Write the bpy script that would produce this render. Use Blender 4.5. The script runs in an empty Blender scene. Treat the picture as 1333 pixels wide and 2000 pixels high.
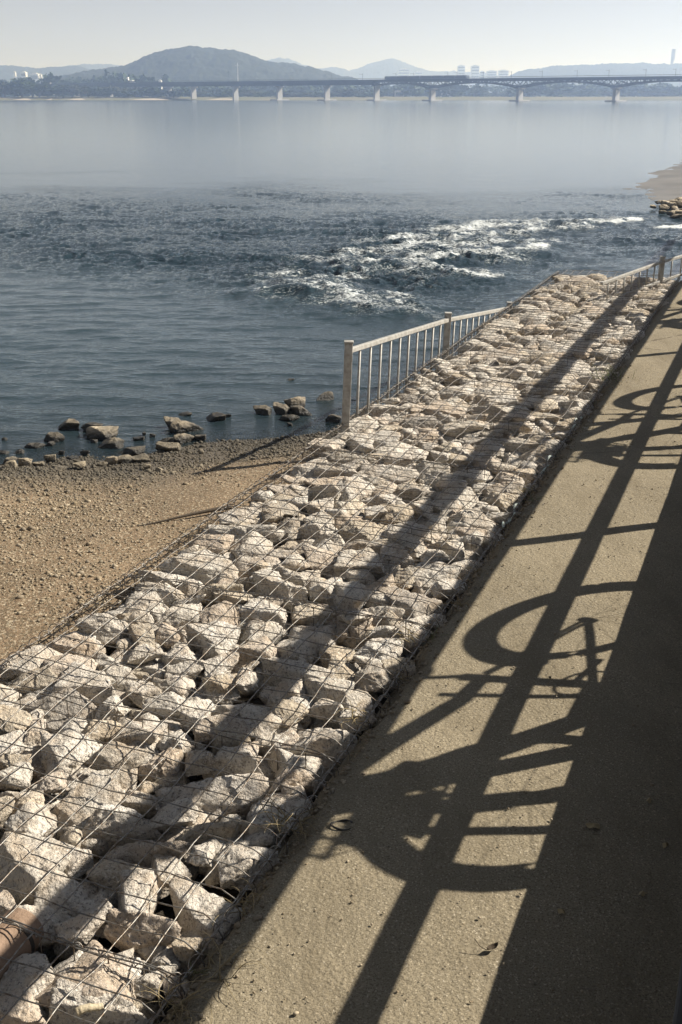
import bpy, bmesh, math, random
import numpy as np
from mathutils import Vector, Matrix, noise as mn
sc = bpy.context.scene
col = sc.collection
R = math.radians

# ------------------------------------------------------------------ camera, sky, sun, exposure
PF, PCX, PCY, HOR, EYE = 2190.0, 666.5, 1000.0, 186.0, 2.0
PITCH = math.atan((PCY - HOR) / PF)
cam_d = bpy.data.cameras.new('camera')
cam = bpy.data.objects.new('camera', cam_d); col.objects.link(cam)
cam_d.sensor_fit = 'VERTICAL'; cam_d.sensor_height = 36.0; cam_d.sensor_width = 24.0
cam_d.lens = 36.0 * PF / 2000.0
cam_d.clip_start = 0.05; cam_d.clip_end = 30000
cam.location = (0, 0, EYE); cam.rotation_euler = (math.pi / 2 - PITCH, 0, 0)
sc.camera = cam

SUN = Vector((1.233, 0.409, 1.0)).normalized()
SUN_EL = math.asin(SUN.z); SUN_AZ = math.atan2(SUN.x, SUN.y)
world = bpy.data.worlds.new('World'); sc.world = world; world.use_nodes = True
wn = world.node_tree.nodes; wl = world.node_tree.links
sky = wn.new('ShaderNodeTexSky'); sky.sky_type = 'NISHITA'; sky.sun_disc = False
sky.sun_elevation = SUN_EL; sky.sun_rotation = SUN_AZ
sky.air_density = 0.35; sky.dust_density = 0.2; sky.ozone_density = 1.0; sky.altitude = 0
bg = wn['Background']; bg.inputs['Strength'].default_value = 0.055
hs = wn.new('ShaderNodeHueSaturation'); hs.inputs['Saturation'].default_value = 0.22
wl.new(sky.outputs[0], hs.inputs['Color']); wl.new(hs.outputs[0], bg.inputs['Color'])
sun_d = bpy.data.lights.new('sun', 'SUN'); sun = bpy.data.objects.new('sun', sun_d); col.objects.link(sun)
sun_d.energy = 5.0; sun_d.angle = R(0.5); sun_d.color = (1.0, 0.945, 0.86)
sun.rotation_euler = SUN.to_track_quat('Z', 'Y').to_euler(); sun.location = (20, 5, 20)
vs = sc.view_settings
vs.view_transform = 'Standard'; vs.look = 'None'; vs.exposure = 0.90; vs.gamma = 1.0; vs.use_curve_mapping = False
sc.cycles.use_denoising = True; sc.cycles.denoising_prefilter = 'ACCURATE'; sc.cycles.use_adaptive_sampling = False
sc.cycles.max_bounces = 6; sc.cycles.diffuse_bounces = 1; sc.cycles.glossy_bounces = 3
sc.cycles.transmission_bounces = 3; sc.cycles.transparent_max_bounces = 8; sc.cycles.volume_bounces = 1

# ------------------------------------------------------------------ measuring helpers
CP, SP = math.cos(PITCH), math.sin(PITCH)
def ray(px, py):
    u = (px - PCX) / PF; v = (PCY - py) / PF
    return np.array([u, CP + v * SP, -SP + v * CP])
def on_plane(px, py, z=0.0):                       # where a line of sight meets the level z
    r = ray(px, py); t = (EYE - z) / -r[2]
    return np.array([r[0] * t, r[1] * t, z])
def at_depth(px, py, Y):                           # the point of a line of sight at distance Y
    r = ray(px, py); return np.array([0, 0, EYE]) + r * (Y / r[1])
AZ = R(21.35)
D = np.array([math.sin(AZ), math.cos(AZ), 0.0]); P = np.array([-math.cos(AZ), math.sin(AZ), 0.0])
def ST(s, t, z=0.0): return D * s + P * t + np.array([0, 0, z])   # path frame: s along the path, t towards the river
def st_of(p): return float(p[0] * D[0] + p[1] * D[1]), float(p[0] * P[0] + p[1] * P[1])

def _h(ix, iy, seed):
    n = (ix.astype(np.int64) * 374761393 + iy.astype(np.int64) * 668265263 + seed * 974711) & 0xffffffff
    n = ((n ^ (n >> 13)) * 1274126177) & 0xffffffff
    return ((n ^ (n >> 16)) & 0xffff) / 65535.0 * 2 * np.pi
def perlin(x, y, seed=0):
    x = np.asarray(x, float); y = np.asarray(y, float)
    ix = np.floor(x); iy = np.floor(y); fx = x - ix; fy = y - iy
    u = fx * fx * fx * (fx * (fx * 6 - 15) + 10); v = fy * fy * fy * (fy * (fy * 6 - 15) + 10)
    def g(dx, dy):
        a = _h(ix + dx, iy + dy, seed); return np.cos(a) * (fx - dx) + np.sin(a) * (fy - dy)
    a = g(0, 0) + u * (g(1, 0) - g(0, 0)); b = g(0, 1) + u * (g(1, 1) - g(0, 1))
    return (a + v * (b - a)) * 1.4
def fbm(x, y, seed=0, o=4, gain=.5):
    r = 0; a = 1
    for i in range(o):
        r = r + a * perlin(x * 2 ** i, y * 2 ** i, seed + i * 7); a *= gain
    return r
def sstep(a, b, x):
    t = np.clip((x - a) / (b - a), 0, 1); return t * t * (3 - 2 * t)
def seg_dist(px, py, poly, closed=False):
    d = np.full(np.shape(px), 1e9); n = len(poly)
    for i in range(n if closed else n - 1):
        ax, ay = poly[i][:2]; bx, by = poly[(i + 1) % n][:2]
        vx, vy = bx - ax, by - ay; L = vx * vx + vy * vy + 1e-12
        t = np.clip(((px - ax) * vx + (py - ay) * vy) / L, 0, 1)
        d = np.minimum(d, np.hypot(px - ax - t * vx, py - ay - t * vy))
    return d
def inside(px, py, poly):
    c = np.zeros(np.shape(px), bool); n = len(poly)
    for i in range(n):
        ax, ay = poly[i][:2]; bx, by = poly[(i + 1) % n][:2]
        m = ((ay > py) != (by > py)) & (px < (bx - ax) * (py - ay) / (by - ay + 1e-12) + ax)
        c ^= m
    return c
def signed(px, py, poly): return np.where(inside(px, py, poly), 1, -1) * seg_dist(px, py, poly, True)

# ------------------------------------------------------------------ mesh helpers
def mesh_np(name, v, f, m=None, smooth=False):
    v = np.asarray(v, np.float32); f = np.asarray(f, np.int32); k = f.shape[1]
    me = bpy.data.meshes.new(name)
    me.vertices.add(len(v)); me.vertices.foreach_set('co', v.ravel())
    me.loops.add(f.size); me.loops.foreach_set('vertex_index', f.ravel())
    me.polygons.add(len(f)); me.polygons.foreach_set('loop_start', np.arange(0, f.size, k, dtype=np.int32))
    me.polygons.foreach_set('loop_total', np.full(len(f), k, np.int32))
    if smooth: me.polygons.foreach_set('use_smooth', np.ones(len(f), bool))
    me.update(calc_edges=True); me.validate()
    if m: me.materials.append(m)
    return me
def link(name, me, parent=None, loc=None):
    o = bpy.data.objects.new(name, me); col.objects.link(o)
    if parent: o.parent = parent
    if loc is not None: o.location = loc
    return o
def tag(o, label=None, cat=None, group=None, kind=None):
    if label: o['label'] = label
    if cat: o['category'] = cat
    if group: o['group'] = group
    if kind: o['kind'] = kind
    return o
def empty(name, loc=(0, 0, 0), rz=0, **k):
    o = bpy.data.objects.new(name, None); col.objects.link(o); o.empty_display_size = .1
    o.location = loc; o.rotation_euler = (0, 0, rz); return tag(o, **k)
def copy_tree(o, parent=None):
    kids = [c for c in bpy.data.objects if c.parent == o]
    c = o.copy(); col.objects.link(c); c.parent = parent
    for k in kids: copy_tree(k, c)
    return c
class MB:
    def __init__(s): s.v = []; s.f = []; s.n = 0
    def add(s, v, f):
        v = np.asarray(v, float); s.v.append(v)
        s.f += [[i + s.n for i in q] for q in f]; s.n += len(v); return s
    def box(s, c, sz, M=None, taper=1.0):
        x, y, z = [a / 2 for a in sz]; q = taper
        v = np.array([(-x, -y, -z), (x, -y, -z), (x, y, -z), (-x, y, -z), (-x * q, -y * q, z), (x * q, -y * q, z), (x * q, y * q, z), (-x * q, y * q, z)])
        if M is not None: v = v @ np.asarray(M).T
        return s.add(v + np.asarray(c), [(3, 2, 1, 0), (4, 5, 6, 7), (0, 1, 5, 4), (1, 2, 6, 5), (2, 3, 7, 6), (3, 0, 4, 7)])
    def tube(s, pts, r, n=6, caps=True, ang=0.0):
        p = np.asarray(pts, float); m = len(p)
        rr = np.full(m, r) if np.isscalar(r) else np.asarray(r)
        t = np.gradient(p, axis=0); t /= np.linalg.norm(t, axis=1)[:, None] + 1e-12
        ref = np.array([0, 0, 1.]) if abs(t[:, 2]).mean() < .9 else np.array([1., 0, 0])
        a = np.cross(t, ref); a /= np.linalg.norm(a, axis=1)[:, None] + 1e-12; b = np.cross(t, a)
        th = np.arange(n) / n * 2 * np.pi + ang
        v = (p[:, None] + rr[:, None, None] * (np.cos(th)[None, :, None] * a[:, None] + np.sin(th)[None, :, None] * b[:, None])).reshape(-1, 3)
        f = [(i * n + j, i * n + (j + 1) % n, (i + 1) * n + (j + 1) % n, (i + 1) * n + j) for i in range(m - 1) for j in range(n)]
        if caps: f += [tuple(range(n))[::-1], tuple(range((m - 1) * n, m * n))]
        return s.add(v, f)
    def bar(s, a, b, w, h=None):                   # a square bar
        r = w / math.sqrt(2); return s.tube([a, b], r, 4, True, math.pi / 4)
    def build(s, name, m, parent=None, smooth=False, bevel=0):
        me = bpy.data.meshes.new(name); me.from_pydata(np.concatenate(s.v).tolist(), [], s.f)
        if smooth: me.polygons.foreach_set('use_smooth', np.ones(len(me.polygons), bool))
        me.update()
        if m: me.materials.append(m)
        o = link(name, me, parent)
        if bevel:
            b = o.modifiers.new('bevel', 'BEVEL'); b.width = bevel; b.segments = 2; b.limit_method = 'ANGLE'
        return o
def grid_faces(nu, nv):
    i = np.arange((nu - 1) * (nv - 1)); u = i // (nv - 1); v = i % (nv - 1); a = u * nv + v
    return np.stack([a, a + nv, a + nv + 1, a + 1], 1)
def attr(me, name, vals):
    a = me.attributes.new(name, 'FLOAT', 'POINT'); a.data.foreach_set('value', np.asarray(vals, np.float32).ravel())

# ------------------------------------------------------------------ materials
class NT:
    def __init__(s, name):
        s.m = bpy.data.materials.new(name); s.m.use_nodes = True; s.t = s.m.node_tree
        s.b = s.t.nodes['Principled BSDF']; s.out = s.t.nodes['Material Output']
        s.pos = s.node('ShaderNodeNewGeometry')
    def node(s, ty, **k):
        n = s.t.nodes.new(ty)
        for a, b in k.items(): setattr(n, a, b)
        return n
    def l(s, a, b): s.t.links.new(a, b)
    def val(s, sock, v):
        if hasattr(v, 'is_linked') or isinstance(v, bpy.types.NodeSocket): s.l(v, sock)
        elif isinstance(v, tuple) and len(v) == 3 and sock.type == 'RGBA': sock.default_value = (*v, 1)
        else: sock.default_value = v
    def mapped(s, scale=(1, 1, 1), rot=0.0):
        n = s.node('ShaderNodeMapping'); n.inputs['Scale'].default_value = scale; n.inputs['Rotation'].default_value = (0, 0, rot)
        s.l(s.pos.outputs['Position'], n.inputs['Vector']); return n.outputs[0]
    def noise(s, scale, detail=4, rough=.55, vec=None, dist=0):
        n = s.node('ShaderNodeTexNoise'); n.inputs['Scale'].default_value = scale; n.inputs['Detail'].default_value = detail
        n.inputs['Roughness'].default_value = rough; n.inputs['Distortion'].default_value = dist
        s.l(vec or s.pos.outputs['Position'], n.inputs['Vector']); return n.outputs['Fac']
    def voro(s, scale, out='Distance', vec=None, feature='F1'):
        n = s.node('ShaderNodeTexVoronoi'); n.feature = feature; n.inputs['Scale'].default_value = scale
        s.l(vec or s.pos.outputs['Position'], n.inputs['Vector']); return n.outputs[out]
    def ramp(s, fac, *st):
        n = s.node('ShaderNodeValToRGB'); e = n.color_ramp.elements
        while len(e) < len(st): e.new(.5)
        for q, (p, c) in zip(e, st): q.position = p; q.color = (*c, 1) if isinstance(c, tuple) else (c, c, c, 1)
        s.val(n.inputs[0], fac); return n.outputs[0]
    def mix(s, f, a, b, mode='MIX'):
        n = s.node('ShaderNodeMix', data_type='RGBA', blend_type=mode)
        s.val(n.inputs[0], f); s.val(n.inputs[6], a); s.val(n.inputs[7], b); return n.outputs[2]
    def math(s, op, a, b=0.0):
        n = s.node('ShaderNodeMath', operation=op); s.val(n.inputs[0], a); s.val(n.inputs[1], b); return n.outputs[0]
    def attr(s, name):
        n = s.node('ShaderNodeAttribute'); n.attribute_name = name; return n.outputs['Fac']
    def bump(s, h, strength=.5, dist=.01, prev=None):
        n = s.node('ShaderNodeBump'); n.inputs['Strength'].default_value = strength; n.inputs['Distance'].default_value = dist
        s.l(h, n.inputs['Height'])
        if prev: s.l(prev, n.inputs['Normal'])
        return n.outputs[0]
    def done(s, color=None, rough=.8, metal=0.0, normal=None, spec=.5):
        b = s.b.inputs
        if color is not None: s.val(b['Base Color'], color)
        s.val(b['Roughness'], rough); s.val(b['Metallic'], metal); s.val(b['Specular IOR Level'], spec)
        if normal: s.l(normal, b['Normal'])
        return s.m

def rnd_of(n):                                       # a number of its own per stone
    oi = n.node('ShaderNodeObjectInfo')
    return n.math('FRACT', n.math('ADD', oi.outputs['Random'], n.pos.outputs['Random Per Island']))
def granite():
    n = NT('granite'); r = rnd_of(n)
    base = n.ramp(r, (0, (.57, .52, .445)), (.22, (.67, .62, .545)), (.45, (.61, .55, .47)), (.62, (.70, .655, .585)), (.76, (.57, .47, .37)), (.84, (.40, .365, .32)), (.93, (.50, .43, .33)), (1, (.66, .57, .45)))
    patch = n.noise(9, 5, .6)
    c = n.mix(n.ramp(patch, (.45, 0.0), (.72, .7)), base, (.42, .31, .20))
    c = n.mix(n.ramp(n.noise(95, 3, .75), (.53, 0.0), (.64, .85)), c, (.15, .135, .12))
    c = n.mix(n.ramp(n.noise(80, 3, .7, n.mapped((1, 1, 1), 1.1)), (.56, 0.0), (.68, .7)), c, (.74, .69, .60))
    c = n.mix(n.ramp(n.noise(24, 6, .75), (.32, .6), (.46, 0.0)), c, (.19, .155, .11))
    h = n.math('ADD', n.math('MULTIPLY', n.noise(38, 6, .65), 1.0), n.math('MULTIPLY', n.noise(100, 3, .6), .35))
    cr = n.voro(7, 'Distance', None, 'DISTANCE_TO_EDGE')
    h = n.math('ADD', h, n.math('MULTIPLY', n.ramp(cr, (0, 0.0), (.05, 1.0)), .10))
    nb = n.bump(h, .9, .03)
    return n.done(c, .9, 0, nb, .25)
def wet_rock():
    n = NT('river_rock'); r = rnd_of(n)
    dry = n.ramp(r, (0, (.42, .35, .25)), (.5, (.52, .44, .32)), (1, (.36, .30, .21)))
    dry = n.mix(n.ramp(n.noise(14, 5, .65), (.4, 0.0), (.65, .7)), dry, (.15, .12, .08))
    z = n.node('ShaderNodeSeparateXYZ'); n.l(n.pos.outputs['Position'], z.inputs[0])
    w = n.math('ADD', z.outputs[2], n.math('MULTIPLY', n.noise(6, 3), .10))
    wet = n.ramp(n.math('MULTIPLY', n.math('ADD', w, .35), 4.0), (.32, 1.0), (.62, 0.0))   # the tide line: wet below, dry above
    c = n.mix(wet, dry, (.035, .032, .026))
    nb = n.bump(n.noise(30, 6, .65), .8, .03)
    return n.done(c, n.math('SUBTRACT', .88, n.math('MULTIPLY', wet, .45)), 0, nb, .35)
def path_mat():
    n = NT('path_surface')
    big = n.noise(.9, 5, .6)
    c = n.ramp(big, (.3, (.198, .168, .117)), (.5, (.242, .204, .140)), (.7, (.288, .242, .167)))
    c = n.mix(n.ramp(n.noise(5, 5, .65), (.45, 0.0), (.7, .35)), c, (.23, .19, .125))
    g = n.noise(210, 3, .7)
    c = n.mix(n.ramp(g, (.38, .9), (.49, 0.0)), c, (.10, .082, .055))
    c = n.mix(n.ramp(n.noise(120, 3, .7, n.mapped((1, 1, 1), .7)), (.60, 0.0), (.70, .8)), c, (.52, .46, .36))
    v = n.voro(75, 'Distance')
    c = n.mix(n.ramp(v, (.10, .55), (.24, 0.0)), c, (.50, .43, .31))
    st = n.ramp(n.noise(16, 5, .7, n.mapped((.5, 1.6, 1), AZ)), (.64, 0.0), (.72, .7))
    c = n.mix(st, c, (.13, .105, .07))
    c = n.mix(n.ramp(n.noise(2.2, 6, .7, n.mapped((1.7, .6, 1), AZ)), (.48, 0.0), (.64, .55)), c, (.15, .122, .08))
    ck = n.voro(.55, 'Distance', n.mapped((.55, 1.5, 1), -.1), 'DISTANCE_TO_EDGE')
    ckw = n.math('ADD', ck, n.math('MULTIPLY', n.math('SUBTRACT', n.noise(7, 5, .7), .5), .055))
    crk = n.math('MULTIPLY', n.ramp(ckw, (.0, 1.0), (.006, 0.0)), n.ramp(n.noise(.7, 2), (.47, 0.0), (.55, .8)))
    sy = n.node('ShaderNodeSeparateXYZ'); n.l(n.pos.outputs['Position'], sy.inputs[0])
    crk = n.math('MULTIPLY', crk, n.ramp(n.math('MULTIPLY', sy.outputs[1], .1), (.55, 0.0), (.75, 1.0)))
    c = n.mix(crk, c, (.07, .055, .04))
    h = n.math('ADD', n.math('MULTIPLY', n.noise(110, 4, .7), .5), n.math('ADD', n.math('MULTIPLY', n.noise(22, 4), .7), n.math('MULTIPLY', v, -.25)))
    return n.done(c, .93, 0, n.bump(h, .9, .009), .2)
def beach_mat():
    n = NT('beach_sand')
    c = n.ramp(n.noise(1.1, 5, .6), (.32, (.175, .122, .074)), (.5, (.235, .163, .099)), (.68, (.295, .205, .125)))
    c = n.mix(n.ramp(n.noise(55, 4, .7), (.47, 0.0), (.58, .9)), c, (.13, .10, .06))
    c = n.mix(n.ramp(n.noise(70, 3, .7, n.mapped((1, 1, 1), .9)), (.54, 0.0), (.64, .9)), c, (.52, .44, .31))
    w = n.attr('wet')
    c = n.mix(w, c, (.085, .073, .056))
    h = n.math('ADD', n.math('MULTIPLY', n.noise(60, 4, .7), 1.5), n.math('MULTIPLY', n.noise(14, 4), 1.2))
    return n.done(c, n.math('SUBTRACT', .92, n.math('MULTIPLY', w, .4)), 0, n.bump(h, .8, .015), .3)
def pebble_mat():
    n = NT('pebble'); r = n.pos.outputs['Random Per Island']
    c = n.ramp(r, (0, (.17, .135, .085)), (.3, (.27, .21, .135)), (.55, (.20, .165, .12)), (.8, (.40, .33, .23)), (1, (.12, .10, .07)))
    c = n.mix(n.attr('wet'), c, (.06, .054, .042))
    return n.done(c, .8, 0, None, .3)
def water_mat():
    n = NT('river_water'); foam = n.attr('foam'); deep = n.attr('deep'); rough = n.attr('rough'); near = n.attr('near')
    n1 = n.noise(6, 4, .6, n.mapped((.55, 1.5, 1), .15)); n2 = n.noise(26, 3, .6, n.mapped((.7, 1.4, 1), -.1))
    h = n.math('ADD', n.math('MULTIPLY', n1, .55), n.math('MULTIPLY', n2, n.math('ADD', n.math('MULTIPLY', rough, .7), .26)))
    bm = n.node('ShaderNodeBump'); bm.inputs['Distance'].default_value = .05
    n.l(h, bm.inputs['Height']); n.l(n.math('MULTIPLY', near, .55), bm.inputs['Strength'])
    b = n.b.inputs
    b['Base Color'].default_value = (.010, .022, .030, 1); b['IOR'].default_value = 1.33
    n.val(b['Roughness'], n.math('ADD', .05, n.math('MULTIPLY', n.math('MAXIMUM', n.math('SUBTRACT', 1.0, near), 0.0), .07)))
    n.l(bm.outputs[0], b['Normal'])
    n.val(b['Base Color'], n.mix(rough, (.030, .050, .060), (.014, .030, .040)))
    tr = n.node('ShaderNodeBsdfTransparent'); tr.inputs[0].default_value = (.62, .70, .66, 1)
    gl = n.node('ShaderNodeBsdfGlossy'); gl.inputs['Roughness'].default_value = .05; n.l(bm.outputs[0], gl.inputs['Normal'])
    fr = n.node('ShaderNodeFresnel'); fr.inputs['IOR'].default_value = 1.33; n.l(bm.outputs[0], fr.inputs['Normal'])
    sh = n.node('ShaderNodeMixShader'); n.l(fr.outputs[0], sh.inputs[0]); n.l(tr.outputs[0], sh.inputs[1]); n.l(gl.outputs[0], sh.inputs[2])
    m1 = n.node('ShaderNodeMixShader'); n.l(deep, m1.inputs[0]); n.l(sh.outputs[0], m1.inputs[1]); n.l(n.b.outputs[0], m1.inputs[2])
    fo = n.node('ShaderNodeBsdfPrincipled'); fo.inputs['Base Color'].default_value = (.70, .73, .72, 1); fo.inputs['Roughness'].default_value = .7
    fb = n.bump(n.noise(34, 5, .7), .6, .03); n.l(fb, fo.inputs['Normal'])
    fn = n.noise(26, 5, .75, n.mapped((.8, 1.3, 1), .2))
    wb = n.math('ABSOLUTE', n.math('SUBTRACT', n.noise(9.0, 6, .72, n.mapped((.75, 1.5, 1), .25), .5), .5))
    web = n.ramp(wb, (0.0, 1.0), (.035, .55), (.09, 0.0))
    k = n.math('ADD', foam, n.math('MULTIPLY', n.math('SUBTRACT', fn, .5), 1.0))
    k = n.math('ADD', k, n.math('MULTIPLY', web, .36))
    ff = n.ramp(k, (.52, 0.0), (.80, 1.0))
    ff = n.math('MULTIPLY', ff, n.ramp(foam, (.03, 0.0), (.20, .84)))
    m2 = n.node('ShaderNodeMixShader'); n.l(ff, m2.inputs[0]); n.l(m1.outputs[0], m2.inputs[1]); n.l(fo.outputs[0], m2.inputs[2])
    n.l(m2.outputs[0], n.out.inputs['Surface']); return n.m
def metal(name, a, b, rough=.5, met=.6, sc_=40):
    n = NT(name); f = n.noise(sc_, 4, .65)
    return n.done(n.mix(n.ramp(f, (.42, 0.0), (.62, 1.0)), a, b), rough, met, n.bump(n.noise(sc_ * 3, 2), .2, .003), .4)
def plain(name, a, b=None, rough=.8, scale=3.0, met=0.0, bump=.3):
    n = NT(name); b = b or tuple(x * .7 for x in a)
    return n.done(n.mix(n.ramp(n.noise(scale, 5, .6), (.35, 0.0), (.68, 1.0)), a, b), rough, met, n.bump(n.noise(scale * 6, 3), bump, .01 if scale > 1 else .3), .3)
def foliage(name, a, b, c):
    n = NT(name); r = n.pos.outputs['Random Per Island']
    k = n.mix(.5, n.ramp(r, (0, a), (.5, b), (1, c)), n.ramp(n.noise(.35, 3), (.35, a), (.65, c)))
    return n.done(k, .8, 0, None, .15)

M_GRAN = granite(); M_ROCK = wet_rock(); M_PATH = path_mat(); M_BEACH = beach_mat(); M_PEB = pebble_mat(); M_WATER = water_mat()
M_WIRE = metal('galvanised_wire', (.24, .23, .21), (.14, .105, .075), .5, .7, 60)
M_FENCE = metal('weathered_fence_paint', (.42, .405, .37), (.29, .27, .235), .55, .15, 25)
M_STEEL = metal('deck_steel', (.25, .24, .22), (.16, .15, .13), .5, .5, 20)
M_BIKE = metal('bicycle_paint', (.05, .09, .16), (.04, .07, .13), .3, .2, 20)
M_RUB = plain('rubber', (.03, .03, .03), rough=.8, scale=20)
M_DECK = plain('deck_concrete', (.12, .115, .105), (.085, .08, .075), .9, 8)
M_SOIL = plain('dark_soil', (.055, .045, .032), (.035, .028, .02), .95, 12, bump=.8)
M_WEED = plain('dry_weed', (.36, .29, .17), (.22, .17, .09), .9, 40)
M_GRN = plain('green_weed', (.12, .15, .05), (.18, .16, .07), .85, 40)
M_NET = plain('teal_netting', (.32, .39, .36), (.46, .48, .43), .8, 60)
M_UMBER = plain('umber', (.10, .08, .06), (.06, .045, .03), .9, 30)
M_BAMB = plain('bamboo', (.50, .43, .30), (.40, .33, .22), .6, 30)
def mud_mat():
    n = NT('river_mud'); c = n.mix(n.attr('wet'), (.40, .33, .24), n.ramp(n.noise(.8, 4), (.35, (.10, .10, .10)), (.65, (.15, .145, .14))))
    return n.done(c, n.math('SUBTRACT', .95, n.math('MULTIPLY', n.attr('wet'), .25)), 0, n.bump(n.noise(5, 4), .3, .02), .5)
M_MUD = mud_mat(); M_TERR = plain('terracotta', (.29, .20, .14), (.20, .135, .09), .8, 25)
M_BAND = plain('dark_band', (.03, .03, .03), (.05, .04, .03), .6, 30)

# ------------------------------------------------------------------ rocks
_b = bmesh.new(); bmesh.ops.create_icosphere(_b, subdivisions=5, radius=1); _b.verts.ensure_lookup_table()
ICO5 = np.array([v.co[:] for v in _b.verts]); TRI5 = np.array([[v.index for v in f.verts] for f in _b.faces]); _b.free()
_b = bmesh.new(); bmesh.ops.create_icosphere(_b, subdivisions=4, radius=1)
ICO4 = np.array([v.co[:] for v in _b.verts]); TRI4 = np.array([[v.index for v in f.verts] for f in _b.faces]); _b.free()
_b = bmesh.new(); bmesh.ops.create_icosphere(_b, subdivisions=1, radius=1)
ICO1 = np.array([v.co[:] for v in _b.verts]); TRI1 = np.array([[v.index for v in f.verts] for f in _b.faces]); _b.free()
def rock_verts(seed, dirs, npl=8, p=70):
    rg = np.random.default_rng(seed)
    nn = rg.normal(size=(npl, 3)); nn /= np.linalg.norm(nn, axis=1)[:, None]
    dd = rg.uniform(.58, 1.0, npl)
    ax = np.concatenate([np.eye(3), -np.eye(3)]) + rg.normal(0, .32, (6, 3)); ax /= np.linalg.norm(ax, axis=1)[:, None]
    nn = np.concatenate([nn, ax]); dd = np.concatenate([dd, rg.uniform(.70, 1.0, 6)])
    q = np.clip(dirs @ nn.T / dd, 0, None)
    r = (q ** p).sum(1) ** (-1 / p)
    o = Vector(rg.uniform(-50, 50, 3))
    f1 = np.array([mn.fractal(Vector(d) * 2.0 + o, 1.0, 2.0, 3) for d in dirs])
    f2 = np.array([mn.fractal(Vector(d) * 7.0 + o, .8, 2.0, 4) for d in dirs])
    v = dirs * (r * (1 + .08 * f1 + .05 * f2))[:, None]
    lo, hi = v.min(0), v.max(0)
    return (v - (lo + hi) / 2) / ((hi - lo) / 2)
NPROTO = 22
P4 = [rock_verts(100 + i, ICO5, 6 + i % 5) for i in range(NPROTO)]
_c2 = np.concatenate([np.eye(3)])
P_ME = [mesh_np('stone_mesh', v, TRI5, M_GRAN, True) for v in P4]
R_ME = [mesh_np('river_rock_mesh', rock_verts(300 + i, ICO5, 7 + i % 5, 60), TRI5, M_ROCK, True) for i in range(10)]
# a lighter version of each rock for the far and the buried ones
_b = bmesh.new(); bmesh.ops.create_icosphere(_b, subdivisions=3, radius=1)
ICO3 = np.array([v.co[:] for v in _b.verts]); TRI3 = np.array([[v.index for v in f.verts] for f in _b.faces]); _b.free()
P3 = [rock_verts(100 + i, ICO3, 6 + i % 5) for i in range(NPROTO)]

# ------------------------------------------------------------------ ground: path, beach, river bed, water
rng = np.random.default_rng(5); random.seed(5)
WZ = -0.35
SHORE = [on_plane(x, y, WZ) for x, y in [(-900, 960), (-300, 930), (0, 908), (60, 905), (120, 893), (200, 903), (300, 888), (420, 866), (560, 850), (640, 836), (760, 800), (1000, 690)]]
GL, GR = 2.54, 1.135                                # river edge and path edge of the gabions
S0, S1 = 0.95, 13.95                                 # first and last metre of the gabions
# path: from the deck to the gabions, rolling over at its far end
us = np.concatenate([np.linspace(-2, 13.6, 310), np.linspace(13.65, 18, 30)]); vt = np.linspace(-.4, GR + .015, 70)
S, Tt = np.meshgrid(us, vt, indexing='ij')
Z = .006 * fbm(S * 1.3, Tt * 1.3, 3, 4) - np.where(S > 13.7, (S - 13.7) * .16, 0) - .06 * sstep(GR - .06, GR + .01, Tt + .03 * fbm(S * 3.5, Tt * 3.5, 8, 4))
v = S[..., None] * D + Tt[..., None] * P; v[..., 2] = Z
o = link('path', mesh_np('path', v.reshape(-1, 3), grid_faces(*S.shape), M_PATH, True)); tag(o, 'tan gritty footpath crossed by railing and bicycle shadows', kind='structure')
# beach and river bed as one sheet
gx = np.linspace(-14, 6.5, 300); gy = np.linspace(-1.5, 24, 330); X, Y = np.meshgrid(gx, gy, indexing='ij')
poly = [(p[0], p[1]) for p in SHORE]
land = poly + [(12, 22), (12, -30), (-40, -30)]
dshore = signed(X, Y, land) + .10 * fbm(X * 1.2, Y * 1.2, 11, 4)
def beach_z(d): return WZ + np.where(d > 0, .20 * (1 - np.exp(-d / 1.3)) + .02 * d, np.maximum(d * .16, -1.6))
sX = X * D[0] + Y * D[1]; tX = X * P[0] + Y * P[1]
Zb = beach_z(dshore) + .012 * fbm(X * 2.2, Y * 2.2, 21, 4)
Zb = np.where((tX < GL - .05), np.minimum(Zb, -.22), Zb)
Zb = np.minimum(Zb, -.12)
b_me = mesh_np('beach', np.stack([X, Y, Zb], -1).reshape(-1, 3), grid_faces(*X.shape), M_BEACH, True)
wet = .93 - .93 * sstep(.15, 1.35, dshore + .16 * fbm(X * 2, Y * 2, 31, 4)); attr(b_me, 'wet', wet)
tag(link('beach', b_me), 'sandy pebble beach between the gabions and the river', kind='structure')

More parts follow.
